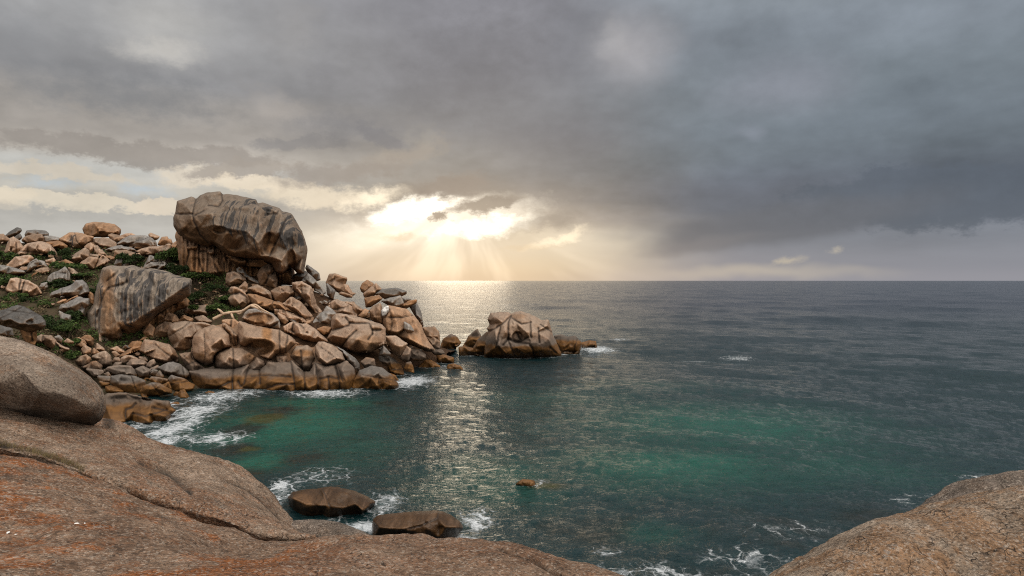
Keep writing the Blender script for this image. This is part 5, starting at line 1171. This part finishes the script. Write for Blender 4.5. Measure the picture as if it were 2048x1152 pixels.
# bits of shell and droppings on the rusty slab
for (px, py, sz, c, nm, lb) in [(12, 1069, .030, 'x', 'shell_fragment', 'larger white fragment on the rusty slab at the very left'), (27, 1072, .014, 'x', 'shell_fragment', 'crumb beside the larger white fragment at the very left'), (150, 1050, .024, 'x', 'shell_fragment', 'white flake on the rusty slab above the pale pebbles'), (166, 1049, .015, 'x', 'shell_fragment', 'tiny white chip right of the white flake on the rusty slab'),
    (98, 1086, .013, 'p', 'pebble', 'pale pebble, left of a close pair on the rusty slab'), (121, 1086, .013, 'p', 'pebble', 'pale pebble, right of a close pair on the rusty slab'), (249, 1120, .018, 'p', 'pebble', 'lone rounded yellowish pebble on the rusty slab'), (353, 1110, .012, 'p', 'pebble', 'smallest lone pebble on the rusty slab, right of the yellowish one')]:
    hit = cast(px, py, bv1)
    if hit[0] is None: continue
    o = bpy.data.objects.new(nm, (SM['p'][3] if c == 'p' else None) or SM['p'][0]); COL.objects.link(o)
    if c == 'x':
        me = base_m[5].copy(); me.materials.append(MAT['x']); o.data = me
    o.location = hit[0]+Vector((0, 0, sz*.25)); o.scale = (sz, sz*.8, sz*.5); o.rotation_euler = (0, 0, random.uniform(0, 6)); tag(o, lb, nm.replace('_', ' '))

# ================================================================ the sea
def water():
    # polar grid, fine near the shore and coarse towards the horizon
    nr, na = 900, 820
    # rings spaced evenly as seen from the eye, then stretched to the horizon
    dep = np.linspace(math.atan(14/9.0), math.atan(14/2600.0), nr-40)
    r = 14/np.tan(dep); r = np.r_[r, np.geomspace(r[-1]*1.05, 45000, 40)]
    a = np.radians(np.linspace(-62, 62, na))
    R, A = np.meshgrid(r, a, indexing='ij'); Xw = R*np.sin(A); Yw = R*np.cos(A)
    P = np.stack([Xw, Yw, np.zeros_like(Xw)], -1).reshape(-1, 3)
    rr = R.ravel(); z = np.zeros(len(P)); ox = np.zeros(len(P)); oy = np.zeros(len(P))
    rs = np.random.RandomState(3)
    warp = pn(P*.03)*2.0+pn(P*.011+5)*3.0
    for i in range(26):
        L = 0.9*1.22**i; ang = math.radians(rs.normal(258, 28)); k = 2*math.pi/L; am = .0055*L**.95*rs.uniform(.6, 1.2)
        if L > 18: am *= .5
        kx, ky = math.cos(ang)*k, math.sin(ang)*k; ph = rs.uniform(0, 6.28)
        fade = np.clip(1.4-rr/(L*140), 0, 1)
        th = kx*P[:, 0]+ky*P[:, 1]+ph+warp*(1.2 if L < 8 else .5)
        g = .75+.5*pn(P*(.25/L)+i)
        z += am*np.sin(th)*fade*g; ox -= math.cos(ang)*am*.7*np.cos(th)*fade; oy -= math.sin(ang)*am*.7*np.cos(th)*fade
    z += fbm(P*.9+[0, 0, 3.3], 3)*.05*np.clip(1.3-rr/160, 0, 1)
    V = P.copy(); V[:, 0] += ox; V[:, 1] += oy; V[:, 2] = z
    # distance to the rocks for the foam
    kd_pts = np.vstack([p for p, w in WATERPTS if len(p)])
    cell = .6; gx0, gy0, nx, ny = -75, 15, 220, 235
    kd = kdtree.KDTree(len(kd_pts))
    for i, p in enumerate(kd_pts): kd.insert((p[0], p[1], 0), i)
    kd.balance()
    grid = np.zeros((nx, ny))
    for i in range(nx):
        for j in range(ny): grid[i, j] = kd.find((gx0+i*cell, gy0+j*cell, 0))[2]
    fx = np.clip((P[:, 0]-gx0)/cell, 0, nx-1.001); fy = np.clip((P[:, 1]-gy0)/cell, 0, ny-1.001); ix, iy = fx.astype(int), fy.astype(int); fx -= ix; fy -= iy
    D = (grid[ix, iy]*(1-fx)*(1-fy)+grid[ix+1, iy]*fx*(1-fy)+grid[ix, iy+1]*(1-fx)*fy+grid[ix+1, iy+1]*fx*fy)
    foam = np.exp(-D/1.5)*.62*(.75+.6*pn(P*.13+3))
    def wpt(px, py): p = at(px, py, 14*1365/(py-561)); return p[0], p[1]
    def blob(B):
        out = np.zeros(len(P))
        for (px, py, rx, ry, rot, am) in B:
            x, y = wpt(px, py); Yd = y; sx = rx/F*Yd; sy = ry*Yd*Yd/(14*F)
            c, s_ = math.cos(math.radians(rot)), math.sin(math.radians(rot)); dx, dy = (P[:, 0]-x)/sx, (P[:, 1]-y)/sy
            u, v = dx*c+dy*s_, dy*c-dx*s_
            out = np.maximum(out, am*np.exp(-(u*u+v*v)*1.1))
        return out
    foam = np.maximum(foam, blob([(345, 870, 50, 34, 0, .9), (390, 838, 66, 26, 0, .82), (330, 895, 40, 20, 0, .85), (440, 806, 80, 18, 0, .74), (430, 885, 90, 20, 0, .60), (300, 860, 40, 20, 0, .7), (480, 800, 50, 10, 0, .6),
        (650, 795, 90, 12, 0, .8), (820, 768, 54, 16, 0, .95), (1195, 694, 45, 7, 0, .85), (1025, 712, 45, 5, 0, .7), (1130, 705, 60, 5, 0, .5), (1240, 680, 26, 3, 0, .6), (1480, 712, 40, 5, 0, .62), (1400, 722, 50, 3, 0, .5),
        (770, 1010, 46, 32, 0, .68), (720, 1055, 44, 16, 0, .88), (950, 1040, 46, 32, 0, .66), (918, 1078, 30, 16, 0, .95), (560, 990, 50, 46, 0, .66), (640, 960, 90, 26, 0, .52), (1060, 968, 40, 8, 0, .55),
        (1300, 1135, 150, 26, 0, .50), (1480, 1110, 110, 34, 0, .44), (1400, 1146, 180, 18, 0, .52), (1215, 1095, 40, 16, 0, .50), (1560, 1130, 80, 34, 0, .42), (1810, 1005, 26, 20, 0, .54), (1850, 990, 60, 10, 0, .44), (1960, 955, 70, 12, 0, .44), (1600, 1060, 220, 40, 0, .30), (900, 735, 30, 6, 0, .55)]))
    turq = np.maximum(blob([(580, 860, 220, 60, 0, 1.0), (700, 900, 160, 60, 0, .6), (520, 930, 90, 30, 0, 1.0), (640, 818, 170, 20, 0, .95), (1450, 850, 420, 70, 0, .80), (1350, 930, 330, 60, 0, .85), (1150, 800, 330, 40, 0, .45), (1650, 930, 260, 50, 0, .6), (1300, 1060, 120, 30, 0, .6), (1000, 960, 240, 70, 0, .6), (1300, 780, 300, 24, 0, .4)]), 0)
    dark_bed = blob([(470, 905, 60, 16, 0, .9), (560, 835, 70, 16, 0, .7), (480, 870, 70, 14, 0, .9), (610, 925, 70, 18, 0, .75), (500, 960, 60, 20, 0, .7), (780, 815, 60, 16, 0, .7), (1080, 725, 120, 12, 0, .55), (1100, 970, 70, 12, 0, .7), (1180, 1060, 150, 50, 0, .7), (1560, 1060, 200, 50, 0, .6), (640, 1000, 120, 30, 0, .55), (1750, 1030, 160, 40, 0, .7), (1450, 1140, 300, 30, 0, .6)])  # dark seabed patches: submerged rock and weed
    olive = blob([(530, 850, 44, 12, 0, 1.0), (500, 905, 30, 8, 0, .9), (440, 850, 50, 14, 0, .5), (1090, 972, 60, 8, 0, .7)])
    idx = np.arange(nr*na).reshape(nr, na)
    q = np.stack([idx[:-1, :-1].ravel(), idx[1:, :-1].ravel(), idx[1:, 1:].ravel(), idx[:-1, 1:].ravel()], -1)
    n = np.cross(V[q[:, 1]]-V[q[:, 0]], V[q[:, 3]]-V[q[:, 0]])
    if n[:, 2].mean() < 0: q = q[:, ::-1]
    m, T = new_mat('sea_water')
    geo = T.node('ShaderNodeNewGeometry'); pos = X(T, geo.outputs['Position'])
    sp = T.node('ShaderNodeSeparateXYZ', {0: pos}); yy = X(T, sp.outputs[1])
    n0 = T.noise(pos, .06, 4, .6, .5); n1 = T.noise(pos, .35, 4, .6, .6)
    far = T.ss(60, 420, yy)
    deep = T.mix(far, (.004, .018, .020, 1), (.008, .015, .026, 1))
    tq = T.attr('turq')
    c = T.mix(T.ss(.05, .85, tq+(n1-.5)*.5+(n0-.5)*.4), deep, (.004, .040, .030, 1))
    c = T.mix(T.ss(.55, 1.0, tq+(n1-.5)*.6)*.5, c, (.010, .092, .062, 1))
    c = T.mix(T.ss(.25, .8, T.attr('dark_bed')+(n1-.5)*1.3)*.9, c, (.008, .013, .011, 1))
    c = T.mix(T.ss(.3, .8, T.attr('olive')+(n1-.5)*1.1)*.85, c, (.034, .036, .008, 1))
    # foam: lace where it thins, solid where the surf breaks
    fa = T.attr('foam')
    wv = T.vadd(pos, T.vscale(X(T, T.node('ShaderNodeTexNoise', {'Vector': pos, 'Scale': .5, 'Detail': 4, 'Roughness': .6}).outputs[1]), (2.6, 2.6, 0)))
    ve = T.node('ShaderNodeTexVoronoi', {'Vector': T.vscale(wv, (.55, .42, 0)), 'Scale': 1.0}, feature='DISTANCE_TO_EDGE')
    ve2 = T.node('ShaderNodeTexVoronoi', {'Vector': T.vscale(wv, (1.7, 1.3, 0)), 'Scale': 1.0}, feature='DISTANCE_TO_EDGE')
    l1 = T.ss(.10, .0, X(T, ve.outputs['Distance'])); l2 = T.ss(.14, .0, X(T, ve2.outputs['Distance']))
    nf = T.noise(wv, 1.3, 6, .7, 1.2); ns_ = T.noise(pos, 7, 4, .7)
    rg = T.ss(.80, 1.0, 1.0-T.m('ABSOLUTE', T.m('MULTIPLY_ADD', T.noise(wv, .9, 5, .6, .8), 2.0, -1.0))*1.6)
    lace = rg*.35+l1*.42+l2*.28+(nf-.5)*.9+(ns_-.5)*.35
    fm_ = T.ss(.66, 1.22, fa*1.12+lace*.72)
    fm_ = fm_*T.ss(.12, .3, fa)
    ln_ = T.ss(.045, .008, X(T, ve.outputs['Distance'])+(ns_-.5)*.05)*.8+T.ss(.05, .01, X(T, ve2.outputs['Distance'])+(ns_-.5)*.06)*.35
    fm_ = T.m('MAXIMUM', fm_, ln_*T.ss(.20, .46, fa+(nf-.5)*.5)*.55)
    fcol = T.mix(T.ss(.4, .7, ns_*.5+nf*.5), (.34, .37, .39, 1), (.62, .65, .67, 1))
    # thin milky water around the surf
    c = T.mix(T.ss(.35, .8, fa)*.28, c, (.09, .14, .14, 1))
    col = T.mix(fm_, c, fcol)
    nearf = T.ss(900, 40, yy)
    b1 = T.noise(T.vscale(pos, (.55, .85, 1)), .9, 5, .62, .5)
    b2 = T.noise(T.vscale(pos, (.7, 1.1, 1)), 3.6, 4, .6, .4)
    b3 = T.noise(T.vscale(pos, (.6, 1.2, 1)), .14, 4, .6, .3)
    b4 = T.noise(T.vscale(pos, (.8, 1.2, 1)), 11, 3, .6, .3)
    h = b1*.52+b2*.17*nearf+b4*.022*nearf+b3*.35+fm_*.05
    nb = bump(T, h, 1.0, WAVE_D)
    rp1 = T.noise(T.vscale(pos, (.42, .075, 1)), 1.0, 3, .6, .2); rp2 = T.noise(T.vscale(pos, (.11, .012, 1)), 1.0, 3, .6, .2)
    rip = T.mix(T.ss(150, 700, yy), T.vec(rp1, 0, 0), T.vec(rp2, 0, 0)); rip = X(T, T.node('ShaderNodeSeparateXYZ', {0: rip.o}).outputs[0])
    rvar = T.ss(.36, .64, rip)*T.ss(50, 130, yy)*.05
    dkr = T.mix(rvar, col, (.004, .009, .012, 1)); col = dkr
    fin = T.node('ShaderNodeBsdfPrincipled', {'Base Color': col, 'Roughness': T.m('ADD', fm_*.5, T.m('MULTIPLY_ADD', far, .06, .06)+rvar), 'IOR': 1.333, 'Specular IOR Level': T.m('MULTIPLY_ADD', far, -.10, .36), 'Normal': nb})
    T.node('ShaderNodeOutputMaterial', {'Surface': fin.outputs[0]})
    o = mesh_obj('sea', V, q, m, None, {'foam': foam, 'turq': turq, 'dark_bed': dark_bed, 'olive': olive})
    tag(o, kind='structure')
WAVE_D = 1.0
water()
